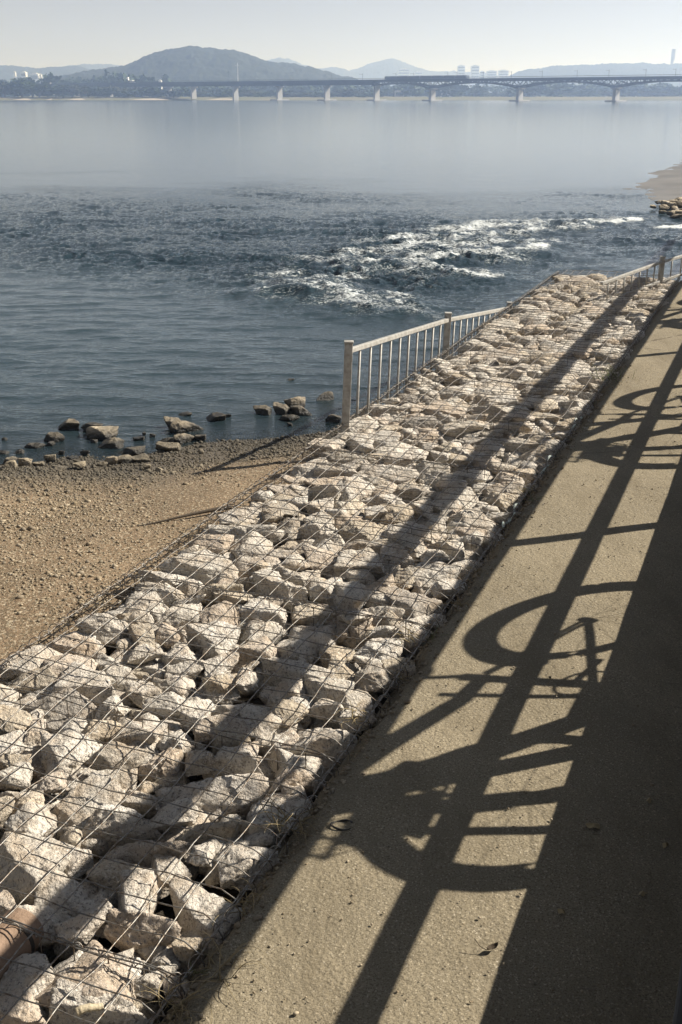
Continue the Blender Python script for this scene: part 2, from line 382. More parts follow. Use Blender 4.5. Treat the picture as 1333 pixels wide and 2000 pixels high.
# rapids outline and white water, in metres on the water
def wp(pts): return [tuple(on_plane(x, y, WZ)[:2]) for x, y in pts]
ROUGH = wp([(-260, 404), (150, 396), (500, 398), (800, 404), (1100, 410), (1340, 414), (1600, 420), (1600, 500), (1333, 492), (1200, 525), (1060, 565), (900, 606), (760, 626), (600, 618), (420, 584), (220, 552), (0, 532), (-260, 524)])
WHITE = wp([(1290, 428), (1180, 428), (1000, 428), (860, 436), (700, 468), (560, 500), (440, 540), (460, 572), (560, 596), (690, 610), (810, 624), (850, 605), (770, 572), (900, 552), (950, 536), (880, 520), (990, 512), (1090, 492), (1060, 470), (1130, 452), (1260, 440)])
CREST = [(wp([(1082, 487), (1030, 494), (965, 500)]), .17, .50), (wp([(1080, 476), (1040, 482)]), .10, .35), (wp([(940, 545), (890, 541), (850, 536)]), .15, .45), (wp([(1245, 434), (1170, 440), (1090, 452)]), .09, .40),
         (wp([(780, 592), (700, 588), (640, 576), (600, 574)]), .14, .45), (wp([(640, 568), (570, 566), (510, 574)]), .12, .40), (wp([(840, 512), (760, 520), (690, 530)]), .10, .40), (wp([(1000, 462), (920, 470), (850, 482)]), .09, .42), (wp([(740, 612), (680, 604)]), .08, .3), (wp([(820, 617), (790, 607)]), .07, .25), (wp([(1333, 446), (1280, 447)]), .05, .35)]
az = np.linspace(R(-27), R(34), 1150)
rr = [3.6]
while rr[-1] < 60: rr.append(rr[-1] + max(.020, min(.30, rr[-1] ** 2 * .00018)))
while rr[-1] < 680: rr.append(rr[-1] * 1.045)
rr.append(720.0); rr = np.array(rr)
A, RR = np.meshgrid(az, rr, indexing='ij'); X = RR * np.sin(A); Y = RR * np.cos(A)
dr = signed(X, Y, ROUGH) + 2.0 * fbm(X * .15, Y * .22, 41, 5) * np.clip((RR / 20) ** 2.6, .15, 3.2); rm = sstep(-1.3 - 7.5 * sstep(17, 27, RR), 2.4 + 3 * sstep(17, 27, RR), dr)
dw = signed(X, Y, WHITE) + .5 * fbm(X * .7, Y * .5, 51, 4); wm = sstep(-.9, .9, dw)
dmp = np.clip(1 - (RR - 13) / 14, .12, 1) * np.clip(1 - (RR - 60) / 200, 0, 1)
h = dmp * (.016 * perlin(X * .8 + .3 * Y, Y * 1.9, 61) + .012 * perlin(X * 1.7 - .4 * Y, Y * 3.6, 62) + .006 * perlin(X * 3.4, Y * 7.5, 63) + .0035 * perlin(X * 7, Y * 14, 64))
bil = 1 - np.abs(perlin(X * .9, Y * .8, 71)) * 2
wx, wy = X + .35 * perlin(X * 1.1, Y * 1.1, 171), Y + .35 * perlin(X * 1.1, Y * 1.1, 172)
mod = .28 + .62 * sstep(-.5, .7, fbm(X * .45, Y * .6, 173, 3)) + .2 * wm
h += rm * mod * (.035 * perlin(wx * .8, wy * 1.1, 72) + .034 * (1 - 2 * np.abs(perlin(wx * 1.9, wy * 2.5, 73))) + .030 * (1 - 2 * np.abs(perlin(wx * 4.0, wy * 5.6, 74))) + .018 * perlin(X * 9, Y * 12, 75) + .008 * perlin(X * 19, Y * 24, 76))
h += wm * (.025 * bil + .04 * (1 - 2 * np.abs(perlin(X * 2.6, Y * 2.2, 76))))
foam = wm * np.clip(.31 + .45 * fbm(X * 1.3, Y * 1.3, 81, 5) + .18 * bil * wm, 0, .75)
foam = np.maximum(foam, rm * np.clip(.8 * fbm(X * 2.6, Y * 2.2, 84, 4) - .30, 0, .26))
for cl, hh, wd in CREST:
    d = seg_dist(X + .12 * perlin(X * 2, Y * 2, 85), Y + .25 * perlin(X * 1.4, Y * 1.4, 86), cl)
    h += .4 * hh * np.exp(-(d / wd) ** 2) * (1 + .35 * perlin(X * 3, Y * 3, 87))
    foam = np.maximum(foam, np.exp(-(d / (wd * .62)) ** 2) * np.clip(.40 + .8 * fbm(X * 2.4, Y * 1.6, 88, 4), 0, 1.0))
h += np.clip(foam, 0, 1) * .03 * np.abs(perlin(X * 14, Y * 12, 89))
dsh = -(signed(X, Y, land) + .10 * fbm(X * 1.2, Y * 1.2, 11, 4))
foam *= sstep(.5, 1.5, dsh) * np.clip(.72 + .065 * X, .5, 1.25)
h *= sstep(0, 1.0, dsh) * .85 + .15
w_me = mesh_np('water', np.stack([X, Y, WZ + h], -1).reshape(-1, 3), grid_faces(*X.shape), M_WATER, True)
attr(w_me, 'foam', foam); attr(w_me, 'deep', 1 - .75 * np.exp(-np.clip(dsh, 0, 9) / 1.1)); attr(w_me, 'rough', rm)
attr(w_me, 'near', np.clip(9.0 / RR, .0, 1) ** 1.15 * (1 + 2.2 * rm))
tag(link('water', w_me), 'wide blue river with white rapids in its middle', kind='structure')
# the rest of the river, to either side and beyond the modelled waves
Xo, Yo = [-3000, 3000], [-60, 740]
mb = MB(); mb.add([(-3000, -200, -1.9), (3000, -200, -1.9), (3000, 760, -1.9), (-3000, 760, -1.9)], [(0, 1, 2, 3)])
for a0, a1 in ((R(-100), R(-27)), (R(34), R(110))):
    aa = np.linspace(a0, a1, 12); vv = [(3.6 * math.sin(a), 3.6 * math.cos(a), WZ - .004) for a in aa] + [(720 / max(.12, 1) * math.sin(a) * 3, 720 * math.cos(a), WZ - .004) for a in aa]
    mb.add(vv, [(i, i + 1, 13 + i, 12 + i) for i in range(11)])
ob = mb.build('water', M_WATER); tag(ob, 'calm river surface beyond the frame', kind='structure')
for nm, vv in (('foam', 0), ('deep', 1), ('rough', 0), ('near', .1)): attr(ob.data, nm, np.full(len(ob.data.vertices), vv))

# pebbles on the beach
def scatter(name, pts, size, flat, m, wetv=None, seed=1):
    g = np.random.default_rng(seed); n = len(pts)
    base = ICO1[None] * (1 + g.uniform(-.28, .28, (n, len(ICO1), 1)))
    s3 = np.stack([size * g.uniform(.8, 1.3, n), size * g.uniform(.6, 1.0, n), size * g.uniform(.4, .7, n) * flat], -1)
    v = base * s3[:, None]; th = g.uniform(0, 6.28, n); c, s = np.cos(th)[:, None], np.sin(th)[:, None]
    v = np.stack([v[..., 0] * c - v[..., 1] * s, v[..., 0] * s + v[..., 1] * c, v[..., 2]], -1) + pts[:, None]
    f = (TRI1[None] + (np.arange(n) * len(ICO1))[:, None, None]).reshape(-1, 3)
    me = mesh_np(name, v.reshape(-1, 3), f, m, False)
    if wetv is not None: attr(me, 'wet', np.repeat(wetv, len(ICO1)))
    return link(name, me)
n0 = 420000
px = rng.uniform(-8, 2.6, n0); py = rng.uniform(2.0, 9.2, n0)
tt = px * P[0] + py * P[1]; ds = signed(px, py, land) + .10 * fbm(px * 1.2, py * 1.2, 11, 4)
den = .34 + .6 * np.exp(-np.abs(ds - .25) / .7) + .9 * fbm(px * .9, py * .9, 91, 4)
ok = (tt > GL - .02) & (ds > -.5) & (rng.uniform(0, 1, n0) < den) & (np.abs(px) < py * .62 + 1)
px, py, ds = px[ok], py[ok], ds[ok]
sz = rng.lognormal(0, .5, len(px)) * np.where(ds < .7, .0052, .0042); sz = np.clip(sz, .002, .022)
pz = beach_z(ds) + .012 * fbm(px * 2.2, py * 2.2, 21, 4) + sz * .2
tag(scatter('pebbles', np.stack([px, py, np.minimum(pz, -.115)], -1), sz, 1.0, M_PEB, .9 - .9 * sstep(.15, 1.35, ds + .16 * fbm(px * 2, py * 2, 31, 4)), 3), 'pebbles strewn over the sandy beach', kind='stuff')
# grit on the path
n0 = 5200
s_ = rng.uniform(1.0, 9.0, n0) ** 1.0; t_ = rng.uniform(0.05, GR, n0); edge = rng.uniform(0, 1, n0) < .45; t_ = np.where(edge, GR - np.abs(rng.normal(0, .045, n0)) + .01, t_)
sz = np.clip(rng.lognormal(0, .4, n0) * np.where(edge, .0048, .0024), .0012, np.where(edge, .016, .007))
pp = s_[:, None] * D + t_[:, None] * P; pp[:, 2] = .004 + sz * .2 - .06 * sstep(GR - .06, GR + .01, t_ + .03 * fbm(s_ * 3.5, t_ * 3.5, 8, 4))
tag(scatter('path_grit', pp, sz, 1.0, M_PEB, np.zeros(n0), 4), 'loose grit lying on the tan path', kind='stuff')

# ------------------------------------------------------------------ gabions: stones
Z1 = [(710,475,300,150,-8),(865,420,190,80,0),(540,590,250,120,10),(400,680,290,130,8),(960,550,240,170,15),(1150,530,260,110,-3),(750,570,160,80,20),(750,660,200,130,30),(890,650,100,90,-30),(945,725,190,110,5),(970,820,170,100,10),(1135,650,190,150,-20),(580,760,220,120,25),(640,860,190,140,-10),(360,800,140,180,45),(470,910,280,170,10),(180,770,210,150,10),(140,880,290,100,5),(300,1020,400,190,12),(560,1020,160,110,-10),(735,930,130,180,-20),(880,880,210,110,20),(900,1000,250,100,8),(1130,900,220,110,-5),(1155,800,170,110,0),(720,1120,280,170,15),(920,1170,170,200,0),(1010,1090,140,80,10),(1170,1160,250,130,10),(560,1140,280,120,-5),(210,1160,180,100,0),(60,1190,160,160,15),(310,1260,270,190,10),(600,1260,330,130,-8),(830,1280,180,130,15),(50,1290,200,100,5),(20,1020,110,130,0),(1080,280,380,150,10),(860,320,220,110,15),(1080,150,220,110,5),(1200,350,170,60,5),(1150,400,260,100,0),(1270,190,160,150,-20),(830,400,250,80,5),(1030,1270,160,110,-10)]
Z2 = [(385,150,210,220,20),(540,240,330,150,10),(620,130,140,80,15),(930,110,440,190,8),(740,210,170,120,20),(890,260,290,110,3),(1060,380,260,170,-15),(120,400,300,230,20),(150,240,190,130,-30),(220,75,150,90,-11),(470,30,240,100,0),(60,30,150,90,0),(70,120,220,70,-10),(130,150,120,110,0),(600,360,430,80,3),(500,450,220,140,0),(700,440,160,120,30),(600,560,200,180,40),(890,610,330,260,0),(270,570,270,190,15),(430,610,170,120,25),(623,700,280,140,25),(350,700,220,90,-10),(400,900,420,330,20),(430,1065,420,140,10),(120,690,200,190,30),(100,900,240,180,-35),(90,1060,230,130,10),(640,930,160,100,0),(560,850,110,80,0),(820,800,130,90,0),(30,600,130,140,0),(870,380,120,90,0),(320,400,140,90,-30),(720,830,120,90,0),(840,900,90,80,0),(760,960,120,90,0)]
Z3 = [(250,170,220,160,-5),(180,60,340,100,8),(430,300,250,90,10),(380,400,300,110,10),(620,230,210,120,0),(590,60,240,120,5),(820,100,240,120,5),(640,130,170,50,5),(660,370,220,160,0),(740,440,180,200,10),(830,240,260,160,5),(1000,220,180,150,0),(1100,120,270,160,10),(1190,310,260,130,5),(1050,450,400,200,10),(910,520,230,100,12),(330,600,270,110,-10),(500,660,250,180,-35),(290,710,170,140,20),(440,800,450,110,18),(690,720,160,120,10),(710,820,170,120,10),(910,700,230,160,10),(870,880,190,170,-10),(640,920,250,130,10),(430,900,190,110,0),(770,980,180,170,-5),(430,1040,140,150,20),(300,1070,180,160,20),(600,1160,380,180,0),(450,1270,330,180,5),(490,1390,250,150,10),(190,1300,290,130,10),(110,1140,240,150,10),(80,880,170,110,0),(220,880,120,110,0),(300,1180,100,100,0),(220,1260,120,90,0),(450,60,120,100,-30),(310,510,220,150,-15),(1010,330,150,80,10),(940,600,160,70,5),(640,1010,170,80,8)]
Z4 = [(380,90,240,90,5),(300,190,180,90,10),(450,200,110,100,0),(290,280,180,90,15),(100,300,130,70,10),(570,170,90,120,30),(650,250,200,80,5),(600,100,120,60,0),(740,120,200,90,10),(850,130,170,80,0),(180,360,340,70,5),(170,430,250,70,5),(420,430,230,110,15),(620,430,250,90,5),(560,500,170,100,20),(390,560,190,90,5),(580,590,150,90,5),(230,520,170,120,10),(90,530,170,70,10),(60,590,150,90,0),(80,690,170,90,10),(260,700,250,130,0),(230,600,160,90,0),(470,640,170,110,0),(370,640,130,80,0),(780,560,240,150,0),(860,430,210,110,5),(1040,460,170,90,10),(1000,570,180,90,15),(1020,520,200,70,0),(860,680,260,110,10),(560,750,280,110,10),(650,700,150,70,0),(870,770,100,110,0),(780,810,160,110,30),(570,830,100,130,10),(300,800,250,110,5),(90,820,200,90,0),(250,880,240,100,0),(450,840,120,80,0),(1190,240,200,110,5),(1120,300,180,60,0),(960,300,180,90,0),(870,260,150,60,0),(700,310,180,70,0),(830,340,190,70,0),(700,370,100,60,0),(570,340,130,60,0),(680,870,170,90,0)]
Z5 = [(1050,780,300,130,5)]                          # the boulder by the fence, measured on an enlargement of its own
traced = [(x * .375, 1000 + y * .375, w * .375, hh * .375, a) for x, y, w, hh, a in Z1] + [(x * .45, 1500 + y * .45, w * .45, hh * .45, a) for x, y, w, hh, a in Z2] \
    + [(400 + x * .375, 1000 + y * .375, w * .375, hh * .375, a) for x, y, w, hh, a in Z3] + [(600 + x * .375, 760 + y * .375, w * .375, hh * .375, a) for x, y, w, hh, a in Z4] + [(962, 757, 92, 44, 4)]
BASK = [0.85, 1.84, 3.87, 5.90, 7.93, 9.96, 12.0, 13.75]
NTH = ['nearest', 'second', 'third', 'fourth', 'fifth', 'sixth', 'farthest']
placed = []                                          # x, y, a, b, angle, c, top
for i, (x, y, w, hh, a) in enumerate(traced):
    ca, sa = math.cos(R(a)), math.sin(R(a))
    g0 = on_plane(x - w / 2 * ca, y - w / 2 * sa, -.02); g1 = on_plane(x + w / 2 * ca, y + w / 2 * sa, -.02)
    g = on_plane(x, y, -.03); s, t = st_of(g)
    if not (GR + .02 < t < GL - .02): 
        t = min(max(t, GR + .07), GL - .08); g = ST(s, t, -.03)
    L = float(np.linalg.norm(g1 - g0)); dist = float(np.linalg.norm(g - np.array([0, 0, EYE]))); el = math.asin((EYE + .03) / dist)
    th = min(.55 * L, .15); dep = max((hh / PF * dist - .35 * th * math.cos(el)) / math.sin(el), .30 * L)
    dep = min(dep, 1.25 * L)
    placed.append([g[0], g[1], L / 2 * 1.02, dep / 2 * 1.04, math.atan2(g1[1] - g0[1], g1[0] - g0[0]), th * .62, 0])
def free(x, y, r, k=.80):
    for q in placed:
        dx, dy = x - q[0], y - q[1]
        if abs(dx) > .5 or abs(dy) > .5: continue
        c_, s_ = math.cos(q[4]), math.sin(q[4]); u = dx * c_ + dy * s_; w_ = -dx * s_ + dy * c_
        if (u / (q[2] + r * k)) ** 2 + (w_ / (q[3] + r * k)) ** 2 < 1: return False
    return True
n_tr = len(placed)
for rad, tries in ((.13, 500), (.105, 1500), (.085, 2600), (.065, 4200), (.05, 5200)):
    for _ in range(tries):
        s = random.uniform(S0, S1); t = random.uniform(GR + rad * .55, GL - rad * .7)
        if rad >= .105 and s < 5.6: continue
        g = ST(s, t); r_ = rad * random.uniform(.9, 1.15)
        if free(g[0], g[1], r_): placed.append([g[0], g[1], r_ * random.uniform(1.0, 1.45), r_ * random.uniform(.75, 1.0), random.uniform(-.5, .5), r_ * random.uniform(.45, .7), 1])
def importance(q):
    d2 = q[0] ** 2 + q[1] ** 2 + 4; return q[2] * q[3] / d2 ** 1.4
order = sorted(range(len(placed)), key=lambda i: -importance(placed[i]) * (3 if i < n_tr else 1))
indiv = set(order[:297])
batch = []                                           # the stones beyond the largest: one mass
def stone_matrix(q, rg, jitter=.22):
    x, y, a, b, th, c, kind = q
    top = rg.uniform(-.02, .014) if kind == 0 else rg.uniform(-.035, .008)
    rot = Matrix.Rotation(th, 4, 'Z') @ Matrix.Rotation(rg.uniform(-jitter, jitter), 4, 'X') @ Matrix.Rotation(rg.uniform(-jitter, jitter), 4, 'Y')
    flip = Matrix.Rotation(rg.choice([0, math.pi]), 4, 'Z')
    drop = -.35 * max(0, (x * D[0] + y * D[1]) - 13.75)
    return Matrix.Translation((x, y, top - c + drop)) @ rot @ flip @ Matrix.Diagonal((a * 1.07, b * 1.09, c * 1.1, 1))
rgs = np.random.default_rng(12)
SPECIAL = {0: 'long bright granite stone topping the beach side of the second gabion basket', 18: 'large pale slab at the left frame edge of the nearest gabion baskets',
           31: 'warm orange-tinged stone at the left edge of the photograph', 37: 'wide flat bright slab by the beach edge just past the second wire divider'}
SP2 = {len(Z1) + 23: 'largest pale granite boulder under the wire at the bottom left', len(Z1) + 18: 'blocky pale stone at the path edge near the bottom, cut by shadow', len(Z1) + 3: 'big broad stone by the path edge crossed by the handrail shadow', len(Z1) + 7: 'big rounded stone at the left frame edge above the terracotta pipe',
       len(Z1) + 14: 'long narrow shaded stone between the big rounded stones at lower left', len(traced) - 1: 'large smooth boulder near the fence, widest among the far stones'}
SPECIAL.update(SP2)
for i, q in enumerate(placed):
    M = stone_matrix(q, rgs, .11 if q[6] == 0 else .2)
    k = int(rgs.integers(NPROTO)); s, t = st_of(q)
    if i in indiv:
        o = link('gabion_stone', P_ME[k]); o.matrix_world = M
        bi = max(0, sum(1 for b in BASK if s >= b) - 1); bi = min(bi, 6)
        band = 'by the path edge' if t < 1.55 else ('by the beach edge' if s < 6.5 else 'by the river edge') if t > 2.12 else 'along the middle'
        big = 'large' if q[2] > .15 else ('small' if q[2] < .085 else 'mid-sized')
        lab = SPECIAL.get(i, f'{big} pale granite stone in the {NTH[bi]} wire gabion basket, {band}')
        tag(o, lab, 'stone', f'{big} stones in the {NTH[bi]} gabion basket {band}' if i not in SPECIAL else 'boldest stones in the gabions')
    else:
        batch.append((k, M))
for layer in ((-.075, .085, 1500), (-.16, .12, 520)):
    for _ in range(layer[2]):
        s = random.uniform(S0, S1 + .3); t = random.uniform(GR + .07, GL - .06); g = ST(s, t)
        a = layer[1] * random.uniform(.55, 1.2)
        batch.append((random.randrange(NPROTO), stone_matrix([g[0], g[1], a, a * random.uniform(.6, 1), random.uniform(0, 3), a * .55, 1], rgs, .5) @ Matrix.Identity(4)))
        batch[-1] = (batch[-1][0], Matrix.Translation((0, 0, layer[0] + .03)) @ batch[-1][1])
V = []; F = []; n = 0
for k, M in batch:
    m = np.array(M); V.append(P3[k] @ m[:3, :3].T + m[:3, 3]); F.append(TRI3 + n); n += len(P3[k])
tag(link('packed_stones', mesh_np('packed_stones', np.concatenate(V), np.concatenate(F), M_GRAN, True)), 'smaller granite stones packed below and between in the gabions', kind='stuff')
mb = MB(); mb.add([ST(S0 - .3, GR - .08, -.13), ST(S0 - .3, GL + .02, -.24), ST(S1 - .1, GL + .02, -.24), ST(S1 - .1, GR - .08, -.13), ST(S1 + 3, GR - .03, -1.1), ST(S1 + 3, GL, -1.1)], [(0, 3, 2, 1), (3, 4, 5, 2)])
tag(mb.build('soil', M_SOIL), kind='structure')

# ------------------------------------------------------------------ gabions: wire baskets
def wz(s, t): return .034 + .020 * perlin(s * 2.6, t * 2.6, 131) + .006 * perlin(s * 9, t * 9, 132) - .35 * np.maximum(0, s - 13.75)
def wire(mb, s0, t0, s1, t1, r, seed, step=.04):
    m = max(3, int(math.hypot(s1 - s0, t1 - t0) / step)); u = np.linspace(0, 1, m)
    s = s0 + (s1 - s0) * u; t = t0 + (t1 - t0) * u
    js = .008 * perlin(u * 9 + seed * 3.1, u * 0 + seed, 141) + .003 * perlin(u * 30, u * 0 + seed, 142); jt = .008 * perlin(u * 9, u * 0 + seed * 1.7, 143) + .003 * perlin(u * 30, u * 0 + seed, 144)
    if abs(s1 - s0) > abs(t1 - t0): js *= 0
    else: jt *= 0
    s = s + js; t = t + jt
    edge = np.clip(np.minimum((GL - t), (t - GR)) / .05, 0, 1)
    z = wz(s, t) - .03 * (1 - edge)
    mb.tube(s[:, None] * D + t[:, None] * P + np.array([0, 0, 1.]) * z[:, None], r, 5, False)
for bi in range(len(BASK) - 1):
    a, b = BASK[bi], BASK[bi + 1] - .012
    root = empty('gabion_basket', ST(a, GR), label=f'{NTH[bi]} flat wire gabion basket full of granite stones', cat='gabion')
    off = -ST(a, GR)
    def shifted(mb, name, m):
        mb.v = [np.asarray(x) + off for x in mb.v]; return mb.build(name, m, root, smooth=True)
    lid = MB(); n = int(round((GL - GR) / .1))
    for i in range(n + 1): wire(lid, a, GR + (GL - GR) * i / n, b, GR + (GL - GR) * i / n, .0023, bi * 40 + i)
    n = int(round((b - a) / .1))
    for i in range(n + 1): wire(lid, a + (b - a) * i / n, GR, a + (b - a) * i / n, GL, .0021, 500 + bi * 40 + i)
    shifted(lid, 'wire_lid', M_WIRE)
    side = MB()
    for i in range(n + 1):
        s = a + (b - a) * i / n
        if s < 13.75:
            side.tube([ST(s, GL - .004, .004), ST(s, GL + .010, -.012), ST(s, GL + .012, -.30)], .0021, 5, False)
    for z in (-.01, -.1, -.2): side.tube([ST(a, GL + .012, z), ST(b, GL + .012, z)], .0023, 5, False)
    shifted(side, 'river_side_panel', M_WIRE)
    side = MB()
    for i in range(n + 1):
        s = a + (b - a) * i / n
        if s < 13.75: side.tube([ST(s, GR + .002, .004), ST(s, GR - .012, -.02), ST(s, GR - .012, -.16)], .0021, 5, False)
    u = np.linspace(0, 1, int((b - a) / .05)); side.tube(ST(0, GR - .006)[None] + (a + (b - a) * u)[:, None] * D + np.array([0, 0, 1.]) * (.012 + .008 * perlin(u * 14, u * 0 + bi, 151))[:, None], .0026, 5, False)
    shifted(side, 'path_side_panel', M_WIRE)
    for q, sd in enumerate((a + .004, (a + b) / 2)):
        dv = MB()
        for z in (.018, -.08): dv.tube([ST(sd + .006 * math.sin(t * 9), GR + (GL - GR) * t, z + .008 * math.sin(t * 17 + q)) for t in np.linspace(0, 1, 30)], .0024, 5, False)
        for t in np.linspace(GR, GL, 15): dv.tube([ST(sd, t, .02), ST(sd, t, -.2)], .0021, 5, False)
        th = np.linspace(0, 2 * math.pi * 30, 420); 
        if q == 0: dv.tube([ST(sd - .004 + .009 * math.cos(x), GR + (GL - GR) * x / th[-1], .022 + .009 * math.sin(x)) for x in th], .0016, 4, False)
        shifted(dv, 'divider_panel', M_WIRE)
    sp = MB(); turns = int((b - a) / .065); th = np.linspace(0, 2 * math.pi * turns, turns * 10)
    sp.tube([ST(a + (b - a) * x / th[-1], GR - .006 + .013 * math.cos(x) + .004 * math.sin(x * .13), .010 + .013 * math.sin(x) - .35 * max(0, a + (b - a) * x / th[-1] - 13.75)) for x in th], .0022, 4, False)
    shifted(sp, 'lacing_spiral', M_WIRE)
    sp = MB(); sp.tube([ST(a + (b - a) * x / th[-1], GL + .004 + .014 * math.cos(x), .004 + .014 * math.sin(x) - .35 * max(0, a + (b - a) * x / th[-1] - 13.75)) for x in th], .0022, 4, False)
    shifted(sp, 'lacing_spiral', M_WIRE)

# ------------------------------------------------------------------ small things on the gabions and the path
def strands(name, c, n, ln, m, seed, up=.5, spread=1.0, r=.0016):
    g = np.random.default_rng(seed); mb = MB()
    for _ in range(n):
        th = g.uniform(0, 6.28); L = ln * g.uniform(.4, 1.2); u = np.linspace(0, 1, 8)
        st = g.normal(0, .02 * spread, 2); cur = g.normal(0, .6)
        x = st[0] + L * u * np.cos(th + cur * u); y = st[1] + L * u * np.sin(th + cur * u); z = L * up * g.uniform(.2, 1.3) * np.sin(u * 2.4)
        mb.tube(np.stack([x, y, np.maximum(z, .001)], -1), r * (1.1 - .8 * u), 4, False)
    o = mb.build(name, m, smooth=True); o.location = c; return o
for k, (x, y, n, ln, lab) in enumerate([(560, 1598, 26, .10, 'dry tangled weed at the path edge above the sprocket shadow'), (430, 1905, 30, .11, 'dry straw tuft at the path edge lowest in the photograph'), (335, 1960, 24, .12, 'pale dry roots between the stones and the path at the bottom'), (700, 1395, 18, .08, 'dry weed at the gabion edge beside the diagonal bar shadow'), (800, 1240, 16, .08, 'thin dry weed by the wire corner at the second divider'), (1035, 958, 14, .08, 'dry weed caught along the wire spiral beside the teal netting'), (480, 1760, 20, .09, 'dry grass wisps at the path edge beside the blocky stone')]):
    p = on_plane(x, y, 0); tag(strands('dry_weed', (p[0], p[1], -.015), n, ln, M_WEED, 200 + k), lab, 'weed', 'weeds along the path edge')
for k in range(16):
    s_w = 1.9 + k * .47 + .2 * math.sin(k * 7.0); p = ST(s_w, GR - .015 - .02 * (k % 3), -.012)
    tag(strands('dry_weed', tuple(p), 9 + k % 6, .055 + .02 * (k % 3), M_WEED if k % 4 else M_GRN, 260 + k, .45, .05, .0012), 'little dry wisp of weed growing along the gabion foot beside the path', 'weed', 'wisps along the gabion foot')
p = on_plane(1188, 742, 0); tag(strands('green_weed', (p[0], p[1], 0), 40, .10, M_GRN, 230, 1.0, 3.0), 'low greenish grass tuft at the far gabion edge', 'weed', 'weeds along the path edge')
p = on_plane(1120, 800, 0)
for k, (sa, sl, lab) in enumerate(((5.05, .34, 'nearest frayed strip of pale teal netting on the gabion edge'), (5.9, .42, 'longest frayed strip of pale teal netting on the gabion edge'), (6.9, .3, 'farthest frayed strip of pale teal netting on the gabion edge'))):
    mb = MB(); u = np.linspace(0, 1, 40); pts = [ST(sa + sl * x, GR - .012 + .012 * math.sin(x * 9 + k) + .004 * k, .018 + .012 * math.sin(x * 15 + k * 2)) for x in u]
    mb.tube(pts, np.clip(.004 + .004 * np.sin(u * 23 + k * 2), .0012, .008), 5, False)
    tag(mb.build('frayed_netting', M_NET, smooth=True), lab, 'netting', 'netting along the path edge')
p = on_plane(668, 1612, .004); mb = MB()
for k in range(2): mb.tube([(p[0] + (.030 + .003 * k) * math.cos(a), p[1] + .022 * math.sin(a), .006 + .004 * math.sin(a * 2 + k)) for a in np.linspace(.3, 5.6, 30)], .0022, 5, True)
tag(mb.build('wire_loop', M_BAND, smooth=True), 'small dark loop of twine on the tan path', 'twine')
p = on_plane(962, 1856, .0); mb = MB(); u = np.linspace(0, 1, 9); w = .007 * np.sin(u * 3.1) + .001
lf = []
for i, a in enumerate(u): lf += [(.035 * (a - .5), -w[i], .010 + .02 * (a - .5) ** 2), (.035 * (a - .5), 0, .004 + .02 * (a - .5) ** 2), (.035 * (a - .5), w[i], .012 + .02 * (a - .5) ** 2)]
mb.add(lf, [(i * 3 + j, i * 3 + 3 + j, i * 3 + 4 + j, i * 3 + 1 + j) for i in range(8) for j in range(2)]); mb.tube([(-.0175, 0, .008), (-.03, .012, .016), (-.036, .028, .03)], .0012, 4)
ol = mb.build('dry_leaf', M_UMBER); ol.location = (p[0], p[1], 0); ol.rotation_euler = (0, 0, .5); tag(ol, 'curled dark dry leaf on the path near the deck shadow', 'leaf')
for k, (x, y, lab) in enumerate([(1160, 1617, 'pale flat scrap of dry leaf in the deck shadow, largest of them'), (1268, 1567, 'small pale scrap in the deck shadow above the largest scrap'), (1097, 1785, 'round pale chip in the deck shadow below the bicycle'), (1255, 1750, 'pale crumpled leaf in the deck shadow by the right frame edge'), (1300, 1655, 'faint pale chip in the deck shadow at the right frame edge')]):
    p = on_plane(x, y, 0); g_ = np.random.default_rng(600 + k); n_ = 11; rr_ = (.015 if k == 0 else .008) * g_.uniform(.7, 1.15, n_); a_ = np.arange(n_) / n_ * 6.283
    mb = MB(); mb.add([(0, 0, .012)] + [(1.5 * r_ * math.cos(a), r_ * math.sin(a), .004 + .004 * math.sin(3 * a)) for r_, a in zip(rr_, a_)] + [(0, 0, .0105)] + [(1.5 * r_ * math.cos(a), r_ * math.sin(a), .0028 + .004 * math.sin(3 * a)) for r_, a in zip(rr_, a_)],
        [(0, 1 + i, 1 + (i + 1) % n_) for i in range(n_)] + [(n_ + 1, n_ + 2 + (i + 1) % n_, n_ + 2 + i) for i in range(n_)] + [(1 + i, n_ + 2 + i, n_ + 2 + (i + 1) % n_, 1 + (i + 1) % n_) for i in range(n_)])
    o = mb.build('dry_leaf', M_WEED); o.location = (p[0], p[1], .004); o.rotation_euler = (0, 0, k * 1.1); tag(o, lab, 'leaf', 'pale scraps in the deck shadow')
def stick(name, a, b, r, m, lab, cat, nodes=0):
    mb = MB(); u = np.linspace(0, 1, 24); pts = np.asarray(a) + (np.asarray(b) - a) * u[:, None]; pts[:, 2] += .004 * np.sin(u * 5)
    rad = r * (1 - (.25 if nodes else .8) * u)
    if nodes: rad = rad * (1 + .14 * (np.abs(((u * nodes) % 1) - .5) < .07))
    mb.tube(pts, rad, 10); o = mb.build(name, m, smooth=True); return tag(o, lab, cat)
stick('bamboo_stick', on_plane(150, 1977, .02), on_plane(202, 1962, .02), .010, M_BAMB, 'short pale bamboo stick lying on the boulder at the bottom left', 'stick', 3)
stick('shadow_strip', on_plane(452, 990, -.14), on_plane(272, 1026, -.165), .013, M_UMBER, 'long dark strip standing in for a cast shadow on the sand beside the gabions', 'stick')  # added dark strip in place of a cast shadow on the sand
bp = on_plane(20, 1842, -.04); root = empty('terracotta_pipe', bp, AZ + R(48), label='orange terracotta pipe piece wedged between stones at lower left', cat='pipe')
mb = MB(); mb.tube([(-.16, 0, 0), (-.1, 0, 0), (.0, 0, 0), (.065, 0, 0)], .062, 24); mb.build('pipe_body', M_TERR, root, smooth=False, bevel=.006)
